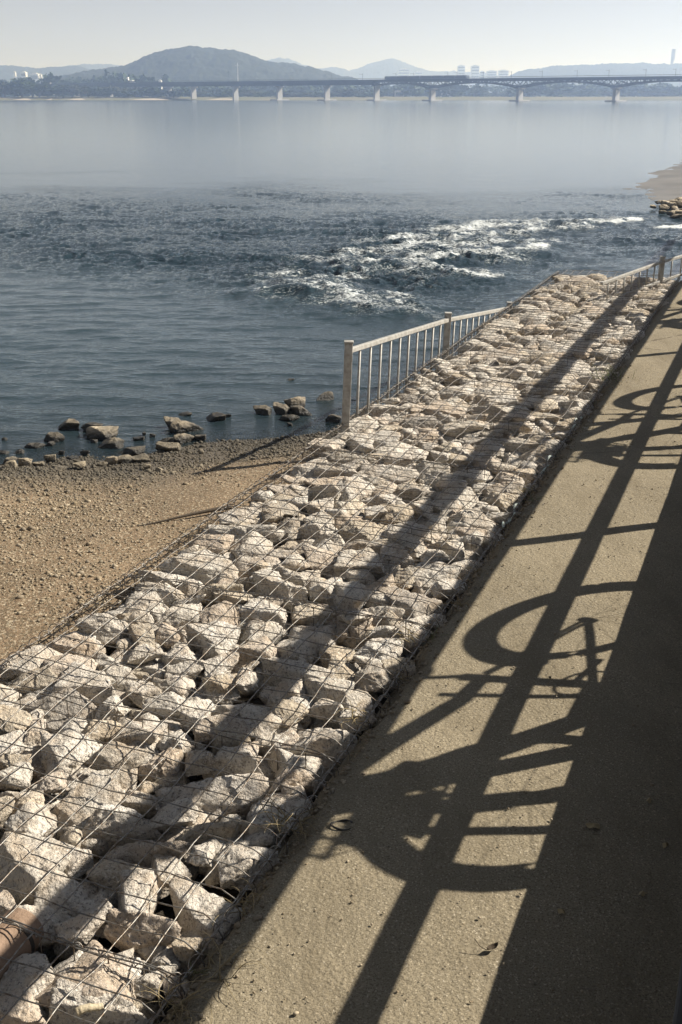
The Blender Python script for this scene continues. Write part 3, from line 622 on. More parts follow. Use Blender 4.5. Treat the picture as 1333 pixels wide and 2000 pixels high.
mb = MB(); mb.tube([(.005, 0, 0), (.017, 0, 0)], .0636, 24); mb.build('dark_band', M_BAND, root)

# ------------------------------------------------------------------ river rocks
def rock(name, x, y, w, hh, zc, lab, grp, g, squash=.75):
    p = on_plane(x, y + hh * .35, zc); dist = float(np.linalg.norm(p - np.array([0, 0, EYE]))); W_ = w / PF * dist; H_ = hh / PF * dist
    o = link(name, R_ME[int(g.integers(10))]); c = min(H_ * .52, W_ * .5)
    o.scale = (W_ / 2 * 1.04, W_ / 2 * squash, max(c, .02)); o.rotation_euler = (g.uniform(-.15, .15), g.uniform(-.15, .15), g.choice([0, 3.14]) + g.uniform(-.3, .3))
    o.location = (p[0], p[1], zc + c * .28); tag(o, lab, 'rock', grp); return o
gz = lambda l: [(x * .51, 700 + y * .51, w * .51, hh * .51, lab) for x, y, w, hh, lab in l]
g = np.random.default_rng(77)
SH = gz([(265,248,96,45,'flat-topped tan rock farthest out of the left shore rocks'),(210,295,82,55,'dark pointed rock just below the flat-topped tan rock'),(135,328,80,28,'low tan slab awash left of the dark pointed rock'),(195,324,35,28,'small black rock touching the dark pointed rock'),
  (362,255,90,40,'pale upper rock of the big left pair in the water'),(385,278,135,60,'broad tan rock below the pale rock in the left water'),(430,318,96,48,'tan sloping rock between the broad rock and the shore'),(510,350,95,36,'pale flat slab at the waterline left of the square rock'),(430,388,55,46,'upright pale stone at the end of the shoreline slabs'),(480,382,65,40,'grey slab leaning on the upright pale stone'),(543,382,80,34,'low pale slab right of the leaning grey slab'),(392,402,50,26,'dark stone left of the upright pale stone'),
  (665,245,75,55,'peaked pale rock left half of the central pair'),(715,255,120,65,'largest sunlit rock of the central shore pile'),(710,300,90,55,'tan rock in front of the largest sunlit shore rock'),(765,300,52,32,'small tan rock at the right end of the central pile'),(650,342,100,74,'square dark-sided rock at the waterline in the centre'),(655,310,90,25,'thin slab lying behind the square dark-sided rock'),
  (32,410,68,46,'dark block at the left frame edge of the shore'),(96,395,56,52,'black angular rock right of the dark block'),(190,378,50,36,'black rock alone above the gravel edge'),(77,354,34,22,'little tan stone in the shallows at far left'),(330,358,42,26,'little brown stone standing in the shallows'),(150,403,46,25,'pale stone on the gravel by the black angular rock'),(225,418,55,26,'flat pale stone on the wet gravel below the black rock'),(40,384,55,30,'brown rock behind the dark block at left'),
  (1005,195,72,48,'dark rock leftmost of the right shallow cluster'),(1075,190,76,52,'rounded dark rock second in the right shallow cluster'),(1132,166,82,60,'tallest pale-topped rock of the right shallow cluster'),(1155,195,80,50,'dark rock right of the tallest in the right cluster'),(1108,222,84,30,'flat tan rock in front of the right shallow cluster'),(1243,142,76,40,'tan mossy rock in the water left of the fence post'),(1280,225,66,42,'black wet rock at the foot of the first fence post'),
  (712,213,56,18,'low wet rock behind the largest sunlit shore rock'),(822,222,90,34,'flat wet rock awash right of the central pile')])
for k, (x, y, w, hh, lab) in enumerate(SH): rock('shore_rock', x, y, w, hh, WZ + (.03 if y > 890 else 0), lab, 'rocks along the river shore', g)
SMALL = gz([(235,358,26,24,0),(1115,82,26,12,0),(585,294,22,14,0),(15,358,42,16,0),(20,310,24,12,0),(553,287,14,12,0),(870,220,32,12,0),(280,384,46,16,0),(360,315,30,18,0),(1110,253,22,10,0),(1180,210,26,14,0),(530,308,50,10,0)])
for x, y, w, hh, _ in SMALL: rock('shore_rock', x, y, w, hh, WZ, 'little dark stone just breaking the shallow water near shore', 'little stones awash near the shore', g)
DRY = gz([(770,352,24,16,0),(610,425,30,16,0),(565,412,30,16,0),(300,405,50,18,0),(205,453,40,20,0),(60,483,30,14,0),(820,440,24,16,0),(930,368,18,12,0)])
for x, y, w, hh, _ in DRY: rock('shore_rock', x, y, w, hh, WZ + .07, 'loose fist-sized stone lying on the gravel beach', 'loose stones on the beach', g)
# the spit to the right and its stones
SPIT = wp([(1238, 358), (1248, 380), (1275, 392), (1310, 404), (1350, 432), (1700, 470), (1900, 300), (1500, 275), (1380, 300), (1333, 318), (1297, 331), (1256, 350)])
gx = np.linspace(7, 34, 150); gy = np.linspace(18, 60, 150); X, Y = np.meshgrid(gx, gy, indexing='ij')
d = signed(X, Y, SPIT) + .3 * fbm(X * .4, Y * .3, 171, 3)
s_me = mesh_np('sand_spit', np.stack([X, Y, WZ + np.clip(d * .05, -.6, .45) + .02 * fbm(X, Y, 172, 3)], -1).reshape(-1, 3), grid_faces(*X.shape), M_MUD, True)
attr(s_me, 'wet', .50 + .46 * (1 - sstep(1.0, 5.5, d + .5 * fbm(X * .5, Y * .5, 173, 3)))); tag(link('sand_spit', s_me), 'flat sand spit reaching into the river at right', kind='structure')
RP = [(1105,490,44,22),(1150,455,60,24),(1185,500,70,56),(1200,462,66,40),(1235,480,80,50),(1240,540,60,36),(1300,440,76,50),(1330,470,90,50),(1300,535,90,40),(1290,562,90,26),(1275,505,64,40),(1175,532,50,22),(1360,520,90,60),(1400,480,100,70),(1250,452,60,30)]
for x, y, w, hh in RP: rock('spit_rock', 1000 + x * .25, 280 + y * .25, w * .27, hh * .27, WZ + .05, 'dark and tan stone heaped at the water edge below the sand spit', 'stones heaped below the sand spit', g)
for x, y in ((1293, 303), (1302, 302), (1324, 299)): rock('spit_rock', x, y, 2.4, 1.2, WZ - .02, 'tiny dark stone showing in the calm water above the sand spit', 'tiny stones above the spit', g)

# ------------------------------------------------------------------ fences
def z_at(px, py, s, t):                              # height of a line of sight where it passes the plan point s,t
    p = ST(s, t); r = ray(px, py); k = math.hypot(p[0], p[1]) / math.hypot(r[0], r[1]); return EYE + r[2] * k
def fence(tops, bases, nbal, label, lean, post_w=.052, skip=(), drop=None):
    root = empty('metal_fence', ST(*tops[0][:2], 0), label=label, cat='fence'); off = ST(*tops[0][:2], 0)
    def W(s, t, z, lz=0.): return ST(s, t, z) - off + np.array([1, 0, 0]) * lean * (z - tops[0][2]) 
    for i, (s, t, z) in enumerate(tops):
        if i in skip: continue
        mb = MB(); mb.bar(W(s, t, bases[i]), W(s, t, z + .02), post_w); mb.bar(W(s, t, z + .0205), W(s, t, z + .033), post_w * 1.16); mb.build('post', M_FENCE, root, bevel=.004)
    for i in range(len(tops) - 1):
        a, b = tops[i], tops[i + 1]; A_ = np.array(W(*a)); B_ = np.array(W(*b)); e = (B_ - A_) / np.linalg.norm(B_ - A_) * (post_w / 2 + .001)
        mb = MB(); mb.bar(A_ + e + (0, 0, -.03), B_ - e + (0, 0, -.03), .032); mb.build('top_rail', M_FENCE, root, bevel=.004)
        ba, bb = bases[i] + .10, bases[i + 1] + .10
        if drop: ba, bb = a[2] - drop, b[2] - drop
        mb = MB(); mb.bar(np.array(W(a[0], a[1], ba)) + e, np.array(W(b[0], b[1], bb)) - e, .028); mb.build('bottom_rail', M_FENCE, root, bevel=.003)
        for j in range(1, nbal + 1):
            f = j / (nbal + 1); s, t, z = [a[q] + (b[q] - a[q]) * f for q in range(3)]
            mb = MB(); mb.tube([W(s, t, ba + (bb - ba) * f + .019), W(s, t, z - .046)], .0085, 8); mb.build('baluster', M_FENCE, root, smooth=True)
    return root
fz = lambda px, py, s, t: z_at(px, py, s, t)
t1 = (6.56, 2.512, fz(690, 676, 6.56, 2.512)); t2 = (9.0, 2.552, fz(877, 618, 9.0, 2.552)); t3 = (11.45, 2.585, fz(1003, 596, 11.45, 2.61)); t4 = (13.9, 2.62, fz(1003, 589, 11.45, 2.61) - .45)
fence([t1, t2, t3, t4], [-.42, -.56, -.85, -1.1], 10, 'weathered beige metal railing running along the river side of the gabions', .038)
c2 = st_of(on_plane(1290, 550, 0)); dirn = (math.cos(R(17)), -math.sin(R(17)))
def f2(k): return (c2[0] + dirn[0] * k, c2[1] + dirn[1] * k)
zt = fz(1290, 506, *c2)
tp = [(*f2(-1.55), zt - .06), (*c2, zt), (*f2(2.3), zt + .02), (*f2(4.6), zt + .02)]
fence(tp, [-.35, -.15, -.25, -.45], 7, 'short beige metal railing closing the far end of the path', .02, skip=(0,), drop=.25)

# ------------------------------------------------------------------ the deck the picture is taken from, its railing and bicycles (their shadows cross the path)
DZ = .45
root = empty('viewing_deck', ST(0, -.016, 0), label='raised concrete deck beside the path throwing the broad black shadow', cat='deck')
off = ST(0, -.016, 0); RT = np.stack([D, P, [0, 0, 1.]], 1)
mb = MB(); mb.box(ST(9, -1.516, DZ - .09) - off, (30, 3.0, .18), RT); mb.build('deck_slab', M_DECK, root)
mb = MB(); mb.box(ST(9, -.30, .08) - off, (30, .3, .38), RT); mb.build('support_wall', M_DECK, root)
mb = MB(); mb.box(ST(6, -.139, .006) - off, (16, .32, .05), RT); mb.build('kerb', M_DECK, root, bevel=.008)
RT_ = -.075
root = empty('deck_railing', ST(-2, RT_, DZ), label='steel railing on the deck whose rails shade the path', cat='railing'); off = ST(-2, RT_, DZ)
for z, r in ((.775, .036), (1.175, .046), (1.605, .056)):
    mb = MB(); mb.tube([ST(-4, RT_, z) - off, ST(22, RT_, z) - off], r, 12); mb.build('rail', M_STEEL, root, smooth=True)
for k in range(-1, 6):
    s = 1.40 + 2.205 * k + .02
    mb = MB(); mb.tube([ST(s, RT_, DZ) - off, ST(s, RT_, 1.60) - off], .042, 10); mb.build('post', M_STEEL, root, smooth=True)
def ring(mb, c, r, rr_, a0=0, a1=2 * math.pi, n=40, turn=0.0):
    mb.tube([np.asarray(c) + (r * math.cos(a) * math.cos(turn), r * math.cos(a) * math.sin(turn), r * math.sin(a)) for a in np.linspace(a0, a1, n)], rr_, 8, a1 - a0 < 6.2)
def bicycle(label):
    root = empty('bicycle', label=label, cat='bicycle', group='bicycles leaning on the deck railing')
    RW, FW, TURN = np.array((1.12, 0, .345)), np.array((-.20, -.02, .345)), R(24)      # x runs along the bicycle; the front wheel is turned aside
    for c, nm, tn in ((FW, 'front_wheel', TURN), (RW, 'rear_wheel', 0)):
        mb = MB(); ring(mb, c, .325, .020, turn=tn); o = mb.build(nm, M_RUB, root, smooth=True)
        ax = np.array((-math.sin(tn), math.cos(tn), 0)) * .022; dx = np.array((math.cos(tn), math.sin(tn), 0)); up = np.array((0, 0, 1.))
        mb = MB(); ring(mb, c, .297, .009, turn=tn); mb.tube([c - ax, c + ax], .022, 10); mb.build('rim', M_STEEL, o, smooth=True)
        mb = MB()
        for k in range(14):
            a = k / 14 * 6.283; mb.tube([c + ax * .5 * (-1) ** k + dx * .02 * math.cos(a + 1) + up * .02 * math.sin(a + 1), c + dx * .295 * math.cos(a) + up * .295 * math.sin(a)], .0012, 4, False)
        mb.build('spokes', M_STEEL, o)
    mb = MB(); ring(mb, RW, .362, .030, R(-20), R(165)); mb.build('rear_mudguard', M_STEEL, root, smooth=True)
    mb = MB(); ring(mb, FW, .358, .034, R(40), R(215), turn=TURN); mb.build('front_mudguard', M_STEEL, root, smooth=True)
    H1, H0, BB, ST_, SL_ = np.array((.0, 0, .90)), np.array((.035, 0, .76)), np.array((.51, 0, .24)), np.array((.74, 0, .66)), np.array((.80, 0, .80))
    mb = MB(); mb.tube([H1, (.30, 0, .76), (.55, 0, .63), ST_ - (.02, 0, .06)], [.04, .034, .028, .022], 8)
    mb.tube([H0, (.13, 0, .46), (.25, 0, .235), BB], [.04, .046, .044, .026], 8); mb.tube([BB, ST_], .026, 8); mb.tube([H1, H0], .026, 8); mb.tube([(.41, 0, .22), (.62, 0, .70)], .014, 8)
    for y in (-.012, .012): mb.tube([BB + (0, y, 0), RW + (0, y, 0)], .007, 6); mb.tube([ST_ + (0, y * .6, -.06), RW + (0, y, 0)], .008, 6)
    mb.build('frame', M_BIKE, root, smooth=True)
    bd_ = np.array((math.sin(R(70)), -math.cos(R(70)), 0)); fd = np.array((-math.cos(R(70)), -math.sin(R(70)), 0))
    mb = MB(); mb.tube([H1 + (0, 0, .08), H0], .016, 8)
    for q in (-.05, .05): mb.tube([H0 + bd_ * q, FW + bd_ * q + (.03, 0, .16), FW + bd_ * q], .013, 6)
    mb.build('fork', M_STEEL, root, smooth=True)
    hc = H1 + (0, 0, .13); mb = MB(); mb.tube([H1 + (0, 0, .05), hc], .015, 8)
    mb.tube([hc - bd_ * .32 - fd * .10 + (0, 0, -.04), hc - bd_ * .24 + (0, 0, .02), hc, hc + bd_ * .24 + (0, 0, .02), hc + bd_ * .32 - fd * .10 + (0, 0, -.04)], .013, 8)
    for q in (-1, 1): mb.tube([hc + bd_ * .33 * q - fd * .12 + (0, 0, -.05), hc + bd_ * .28 * q - fd * .05 + (0, 0, -.01)], .022, 8)
    hb = mb.build('handlebar', M_STEEL, root, smooth=True)
    for q in (-1, 1): mb = MB(); mb.tube([hc + bd_ * .22 * q, hc + bd_ * .25 * q + fd * .04 + (0, 0, -.05), hc + bd_ * .33 * q + fd * .01 + (0, 0, -.10)], .008, 6); mb.build('brake_lever', M_STEEL, hb, smooth=True)
    mb = MB()                                        # small wire basket over the front wheel
    for z, w in ((.85, .13), (.75, .12), (.62, .10)): mb.tube([(-.26, -w, z), (.02, -w, z), (.02, w, z), (-.26, w, z), (-.26, -w, z)], .008, 5)
    for k in range(9):
        y = -.12 + .03 * k; mb.tube([(-.26, y, .85), (-.22, y * .85, .62), (.0, y * .85, .62), (.02, y, .85)], .0035, 4)
    mb.box((-.10, -.115, .74), (.22, .006, .19)); mb.box((-.10, .115, .74), (.22, .006, .19)); mb.build('basket', M_STEEL, root)
    mb = MB(); mb.tube([(-.24, .02, .66), (-.34, .02, .465), (-.42, .02, .24), (-.48, .02, .01)], .020, 6); mb.tube([(-.12, .02, .70), (-.20, .02, .47), (-.24, .02, .24), (-.24, .02, .01)], .036, 8); mb.build('shadow_bars', M_STEEL, root, smooth=True)  # unseen bars, added only to cast the dark bars by the front wheel
    mb = MB(); v = ICO4 * np.array([.135, .075, .035]); v[:, 1] *= np.clip(1.0 + v[:, 0] * 5, .35, 1.5); mb.add(v + SL_ + (.03, 0, .05), TRI4.tolist()); mb.build('saddle', M_RUB, root, smooth=True)
    mb = MB(); mb.tube([ST_ - (0, 0, .02), SL_ + (0, 0, .04)], .013, 8); mb.build('seat_post', M_STEEL, root, smooth=True)
    mb = MB(); ring(mb, BB + (0, .04, 0), .085, .006); mb.tube([BB + (0, -.06, 0), BB + (0, .07, 0)], .014, 8); mb.tube([BB + (0, .07, 0), BB + (.15, .08, -.06)], .011, 6); mb.tube([BB + (0, -.06, 0), BB + (-.13, -.08, .06)], .011, 6); mb.build('crank', M_STEEL, root, smooth=True)
    return root
bk = bicycle('bicycle leaning nearest on the deck railing, shading the near path')
def park(o, s, t, lean):
    p = ST(s, t, DZ); o.location = p; M = Matrix(((D[0], P[0], 0), (D[1], P[1], 0), (0, 0, 1))).to_4x4()
    o.matrix_world = Matrix.Translation(p) @ M @ Matrix.Rotation(lean, 4, 'X')
park(bk, 3.74, -.255, R(-4.5))
for s, lab in ((7.62, 'second bicycle leaning on the deck railing, shading the farther path'), (11.9, 'third bicycle, added to cast the broad shadow near the path end')):  # the third one is added, unseen, for the broad shadow at the path end
    c = copy_tree(bk); c['label'] = lab; park(c, s, -.255, R(-4.5))

# ------------------------------------------------------------------ far bank, hills
M_BANK = plain('far_bank_ground', (.16, .15, .10), (.10, .11, .06), .95, .05)
M_HILL = foliage('hill_forest', (.012, .020, .012), (.020, .029, .016), (.028, .034, .019))
M_SANDB = plain('pale_shore', (.42, .38, .31), (.34, .30, .24), .9, .2)
gx = np.linspace(-900, 900, 260); gy = np.concatenate([np.linspace(560, 700, 40), np.linspace(720, 7000, 40)]); X, Y = np.meshgrid(gx, gy, indexing='ij')
sh = 590 + 14 * perlin(X / 70, X * 0, 181) + 5 * perlin(X / 18, X * 0, 182)
Zk = WZ + np.clip((Y - sh) * .06, -1, 1.4) + np.where(Y > sh + 30, .4 * fbm(X / 30, Y / 30, 183, 3), 0)
tag(link('far_bank', mesh_np('far_bank', np.stack([X * (1 + np.maximum(0, Y - 700) / 2500), Y, Zk], -1).reshape(-1, 3), grid_faces(*X.shape), M_BANK, True)), 'low wooded bank on the far side of the river', kind='structure')
for x0, x1, lab in ((22, 58, ''), (88, 98, ''), (128, 166, ''), (250, 330, ''), (400, 470, '')):
    a = at_depth(x0, 194, 588); b = at_depth(x1, 194, 588)
    xs = np.linspace(a[0], b[0], 20); ys = 590 + 14 * perlin(xs / 70, xs * 0, 181) + 5 * perlin(xs / 18, xs * 0, 182)
    wv = np.sin(np.linspace(0, np.pi, 20)); v = np.concatenate([np.stack([xs, ys - 1.0 - 1.5 * wv, np.full(20, WZ + .12)], -1), np.stack([xs, ys + 7 * wv, np.full(20, WZ + .12) + .75 * wv], -1)])
    tag(link('far_shore', mesh_np('far_shore', v, np.array([(i, i + 1, 21 + i, 20 + i) for i in range(19)]), M_SANDB)), 'strip of pale sand on the far shore', kind='structure')
def ridge(name, prof, Y0, depth, seed, lab, rough=1.0, base=0.0):
    px = np.array([p[0] for p in prof], float); py = np.array([p[1] for p in prof], float)
    pw = [at_depth(a, b, Y0) for a, b in prof]; xw = np.array([p[0] for p in pw]); zw = np.array([p[2] for p in pw])
    rough *= .6; xs = np.linspace(xw[0], xw[-1], 640); top = np.interp(xs, xw, zw); k = np.ones(25) / 25; top = np.convolve(np.pad(top, 12, 'edge'), k, 'valid')
    vv = np.linspace(-1, 1, 150); X, Vv = np.meshgrid(xs, vv, indexing='ij'); Yv = Y0 + Vv * depth
    pr = np.exp(-(Vv * 1.6) ** 2) - math.exp(-2.56); pr /= pr.max()
    Zv = base + (top[:, None] - base) * pr * (1 + .10 * fbm(X / depth * 2.5, Yv / depth * 2.5, seed, 4) * (1 - np.exp(-(Vv * 3) ** 2)))
    Xt = X * Yv / Y0; Zv += rough * (3.0 * perlin(Xt / 16, Yv / 16, seed + 3) + 2.2 * np.abs(perlin(Xt / 7, Yv / 7, seed + 4)) + 1.2 * perlin(Xt / 3.5, Yv / 3.5, seed + 5)) * np.clip(pr * 4, 0, 1)
    me = mesh_np(name, np.stack([X * Yv / Y0, Yv, Zv], -1).reshape(-1, 3), grid_faces(*X.shape), M_HILL, True); return tag(link(name, me), lab, kind='structure')
Q = lambda l: [(x / 2, 60 + y / 2) for x, y in l]; Q2 = lambda l: [(667 + x / 2, 60 + y / 2) for x, y in l]
ridge('hills', Q([(200,192),(240,184),(300,167),(400,154),(480,147),(520,127),(560,107),(620,90),(680,73),(740,68),(800,72),(860,77),(900,79),(950,92),(1000,110),(1040,122),(1100,129),(1160,138),(1230,153),(1300,172),(1345,186),(1400,195)]), 1000, 260, 191, 'broad wooded hill rising behind the bridge')
ridge('hills', Q([(-300,140),(-100,132),(0,137),(60,141),(150,150),(220,144),(300,139),(345,152),(420,165),(500,180)]), 1700, 300, 192, 'hazy low ridge at the far left')
ridge('hills', Q([(150,160),(250,142),(330,134),(400,133),(470,138),(560,160)]), 2400, 350, 193, 'palest ridge behind the left hills', 1.5)
ridge('hills', Q([(960,150),(1040,122),(1090,109),(1130,114),(1200,140),(1250,152),(1290,146),(1340,150),(1420,185)]), 2400, 350, 194, 'pale peaks right of the main hill', 1.5)
ridge('hills', Q2([(-120,180),(0,168),(60,152),(110,132),(160,118),(195,110),(230,121),(290,144),(350,161),(440,162),(560,168),(640,186)]), 2500, 420, 195, 'pale pyramid peak behind the bridge', 1.5)
ridge('hills', Q2([(560,200),(640,186),(700,160),(760,152),(840,142),(900,139),(1000,136),(1100,131),(1150,130),(1250,133),(1340,136),(1500,140),(1700,160)]), 1700, 350, 196, 'long hazy wooded ridge at the right', 1.3)

# trees on the far bank
M_TREES = [foliage('far_leaves', (.014, .030, .009), (.028, .050, .015), (.052, .078, .024)), foliage('far_leaves', (.035, .045, .022), (.055, .068, .032), (.08, .08, .042))]
M_TRUNK = plain('far_bark', (.10, .08, .06), rough=.9, scale=2)
def leaf_cloud(n, seed, lobes, size):
    g = np.random.default_rng(seed); V = []; 
    lo = np.array([(g.normal(0, .42), g.normal(0, .42), g.uniform(-.5, .7), g.uniform(.28, .6)) for _ in range(lobes)])
    k = g.integers(lobes, size=n); d = g.normal(size=(n, 3)); d /= np.linalg.norm(d, axis=1)[:, None]
    c = lo[k, :3] + d * lo[k, 3][:, None] * g.uniform(.55, 1.05, (n, 1)); c[:, 2] = np.maximum(c[:, 2], -.85)
    a = g.normal(size=(n, 3)); a /= np.linalg.norm(a, axis=1)[:, None]; b = np.cross(a, g.normal(size=(n, 3))); b /= np.linalg.norm(b, axis=1)[:, None]
    s = size * g.uniform(.6, 1.4, (n, 1)); v = np.stack([c - a * s, c + b * s * .8, c + a * s, c - b * s * .8], 1)
    return v.reshape(-1, 3), np.arange(n * 4).reshape(-1, 4)
protos = []
for k in range(7):
    r_ = empty('riverside_tree', cat='tree'); v, f = leaf_cloud(520, 400 + k, 9, .12); v = v * np.array([1, 1, .95]) + (0, 0, 1.0)
    link('crown', mesh_np('crown', v, f, M_TREES[k % 2]), r_)
    mb = MB(); mb.tube([(0, 0, -.05), (.02, 0, .4), (0, .03, 1.0)], [.06, .045, .02], 6); mb.tube([(.01, 0, .5), (.3, .1, 1.1)], [.03, .01], 5); mb.tube([(.01, 0, .45), (-.3, -.1, 1.0)], [.03, .01], 5); mb.build('trunk', M_TRUNK, r_); protos.append(r_)
g = np.random.default_rng(9); used = set()
def tree(px, ytop, Y, wd, lab, grp):
    k = int(g.integers(7)); o = protos[k] if k not in used else copy_tree(protos[k]); used.add(k)
    p = at_depth(px, ytop, Y); H_ = max((p[2] - 1.0) / 1.9, .8); o.location = (p[0], Y, .9); o.scale = (wd, wd, H_); o.rotation_euler = (0, 0, g.uniform(0, 6.28)); tag(o, lab, 'tree', grp)
for x, yt, w in ((8, 160, 7.5), (40, 152, 8.5), (26, 166, 6), (62, 164, 7), (75, 163, 7), (92, 168, 6), (108, 168, 6), (122, 166, 7), (140, 167, 7), (158, 169, 6), (172, 170, 6), (190, 170, 6), (-14, 158, 8)):
    tree(x, yt, 606 + g.uniform(0, 12), w, 'tall grey-green tree on the far bank at left, below the white dome roof', 'trees on the far bank at left')
for x in np.arange(204, 345, 12): tree(x + g.uniform(-4, 4), 170 + g.uniform(-2, 4), 608 + g.uniform(0, 25), g.uniform(5, 7), 'bushy riverside tree below the long white building on the far bank', 'trees below the white building')
for x in np.arange(350, 745, 15): tree(x + g.uniform(-5, 5), 178 + g.uniform(-5, 5), 608 + g.uniform(0, 40), g.uniform(4.5, 7), 'low riverside tree seen under the straight bridge spans', 'trees under the straight bridge spans')
for x in np.arange(750, 1345, 17): tree(x + g.uniform(-5, 5), 179 + g.uniform(-5, 4), 700 + g.uniform(0, 120), g.uniform(6, 9), 'hazy low tree seen under the arched bridge spans', 'trees under the arched bridge spans')
# wooded plain behind, too many to count
V = []; F = []; n = 0; 
for i in range(230):
    Y = g.uniform(680, 900); px = g.uniform(-60, 1400); H_ = g.uniform(5, 8.5) + (4.0 if px < 330 else 0); p = at_depth(px, 186, Y); v, f = leaf_cloud(110, 700 + i % 20, 6, .2)
    V.append(v * (g.uniform(6, 10), 7, H_ * .6) + (p[0], Y, 1.0 + H_ * .5)); F.append(f + n); n += len(v)
tag(link('far_wood', mesh_np('far_wood', np.concatenate(V), np.concatenate(F), M_TREES[0])), 'continuous far wood behind the bank trees', kind='stuff')

# ------------------------------------------------------------------ bridge and train
M_GIRD = plain('bridge_steel', (.085, .11, .14), (.06, .08, .10), .7, .2); M_PIER = plain('bridge_concrete', (.36, .365, .37), (.30, .305, .31), .85, .1); M_GLASS = plain('dark_glazing', (.10, .12, .15), (.14, .16, .19), .3, .2); M_TRAIN = plain('train_paint', (.12, .15, .20), (.10, .125, .17), .5, .3)
def bY(px): return 1.0 / (1 / 560. + (px - 546) / (1205 - 546.) * (1 / 440. - 1 / 560.))
def bpt(px, z): r = ray(px, 170); Y = bY(px); return np.array([r[0] / r[1] * Y, Y, z])
TOPZ = 8.3
root = empty('river_bridge', bpt(845, 0), label='long steel rail bridge on white piers crossing the whole river', cat='bridge'); off = bpt(845, 0)
def B(px, z): return bpt(px, z) - off
bd = B(1300, 0) - B(300, 0); bd /= np.linalg.norm(bd); bq = np.array([-bd[1], bd[0], 0]); BM = np.stack([bd, bq, [0, 0, 1]], 1)
A0, A1 = B(60, 0), B(1560, 0); Lb = np.linalg.norm(A1 - A0)
mb = MB(); mb.box((A0 + A1) / 2 + (0, 0, TOPZ - .35), (Lb, 7.0, .7), BM)
mb.box((A0 + A1) / 2 + bq * -3.3 + (0, 0, TOPZ + .45), (Lb, .15, .14), BM); mb.build('deck', M_GIRD, root)
piers = [150, 215, 275, 330, 378, 460, 546, 639, 736, 845, 1016, 1205, 1425]
for px in piers:
    mb = MB(); c = B(px, 0); big = px > 800
    zt_ = TOPZ - (3.6 if big else 2.2)
    mb.box(c + (0, 0, (zt_ - .6 + WZ) / 2), (1.3 if big else 1.0, 3.2, zt_ - .6 - WZ), BM, .92); mb.box(c + (0, 0, zt_ - .3), (1.9 if big else 1.3, 4.6, .59), BM, 1.15)
    if px > 500: mb.box(c + (0, 0, WZ + .32), (4.6, 8, .55), BM)
    mb.build('pier', M_PIER, root, bevel=.08)
mb = MB(); a, b = B(60, 0), B(736, 0); L = np.linalg.norm(b - a); mb.box((a + b) / 2 + (0, 0, TOPZ - 1.45), (L, 4.5, 1.48), BM); mb.build('box_girder', M_GIRD, root)
for i in range(8, 12):
    a, b = B(piers[i], 0), B(piers[i + 1], 0); N = 16 if i > 8 else 12; mb = MB(); prev = None
    d0, d1 = (2.3, 3.5) if i == 8 else (3.5, 3.5)
    for side in (-2.6, 2.6):
        pts = []
        for k in range(N + 1):
            f = k / N; arch = 1.55 + ((d0 if f < .5 else d1) - 1.55) * abs(2 * f - 1) ** 2.2; pts.append((a + (b - a) * f + bq * side, TOPZ - .7, TOPZ - arch))
        low = [p + (0, 0, zl) for p, zu, zl in pts]; up = [p + (0, 0, zu) for p, zu, zl in pts]
        mb.tube(low, .36, 4, True, math.pi / 4); mb.tube([p + np.array((0, 0, -.22)) for p in up], .22, 4, True, math.pi / 4)
        for k in range(N):
            p, q = (low[k], up[k + 1]) if k % 2 else (up[k], low[k + 1]); mb.tube([p, q], .19, 4)
            if k: mb.tube([low[k], up[k]], .09, 4)
    mb.build('arched_truss', M_GIRD, root)
for px in (640, 700, 765, 800, 866, 884, 935, 990, 1050, 1118, 1180, 1252, 1310):
    mb = MB(); mb.tube([B(px, TOPZ - .02) + bq * 2.9, B(px, TOPZ + 2.6) + bq * 2.9], .07, 5); mb.tube([B(px, TOPZ + 2.3) + bq * 2.9, B(px, TOPZ + 2.3) + bq * .6], .05, 5); mb.build('catenary_mast', M_GIRD, root)
tr = empty('train', bpt(835, TOPZ), label='dark passenger train crossing the bridge', cat='train'); to = bpt(835, TOPZ)
xs = np.linspace(754, 914, 8)
for i in range(7):
    a = bpt(xs[i], TOPZ) - to; b = bpt(xs[i + 1], TOPZ) - to; L = np.linalg.norm(b - a) - .25
    mb = MB(); mb.box((a + b) / 2 + (0, 0, .64), (L, 2.1, 1.06), BM); mb.box((a + b) / 2 + (0, 0, 1.24), (L * .97, 1.7, .13), BM); mb.box((a + b) / 2 + (0, 0, .06), (L * .8, 1.6, .11), BM); cr = mb.build('carriage', M_TRAIN, tr, bevel=.08)
    mb = MB(); mb.box((a + b) / 2 - bq * 1.06 + (0, 0, .80), (L * .9, .04, .34), BM); mb.build('window_strip', M_GLASS, cr)

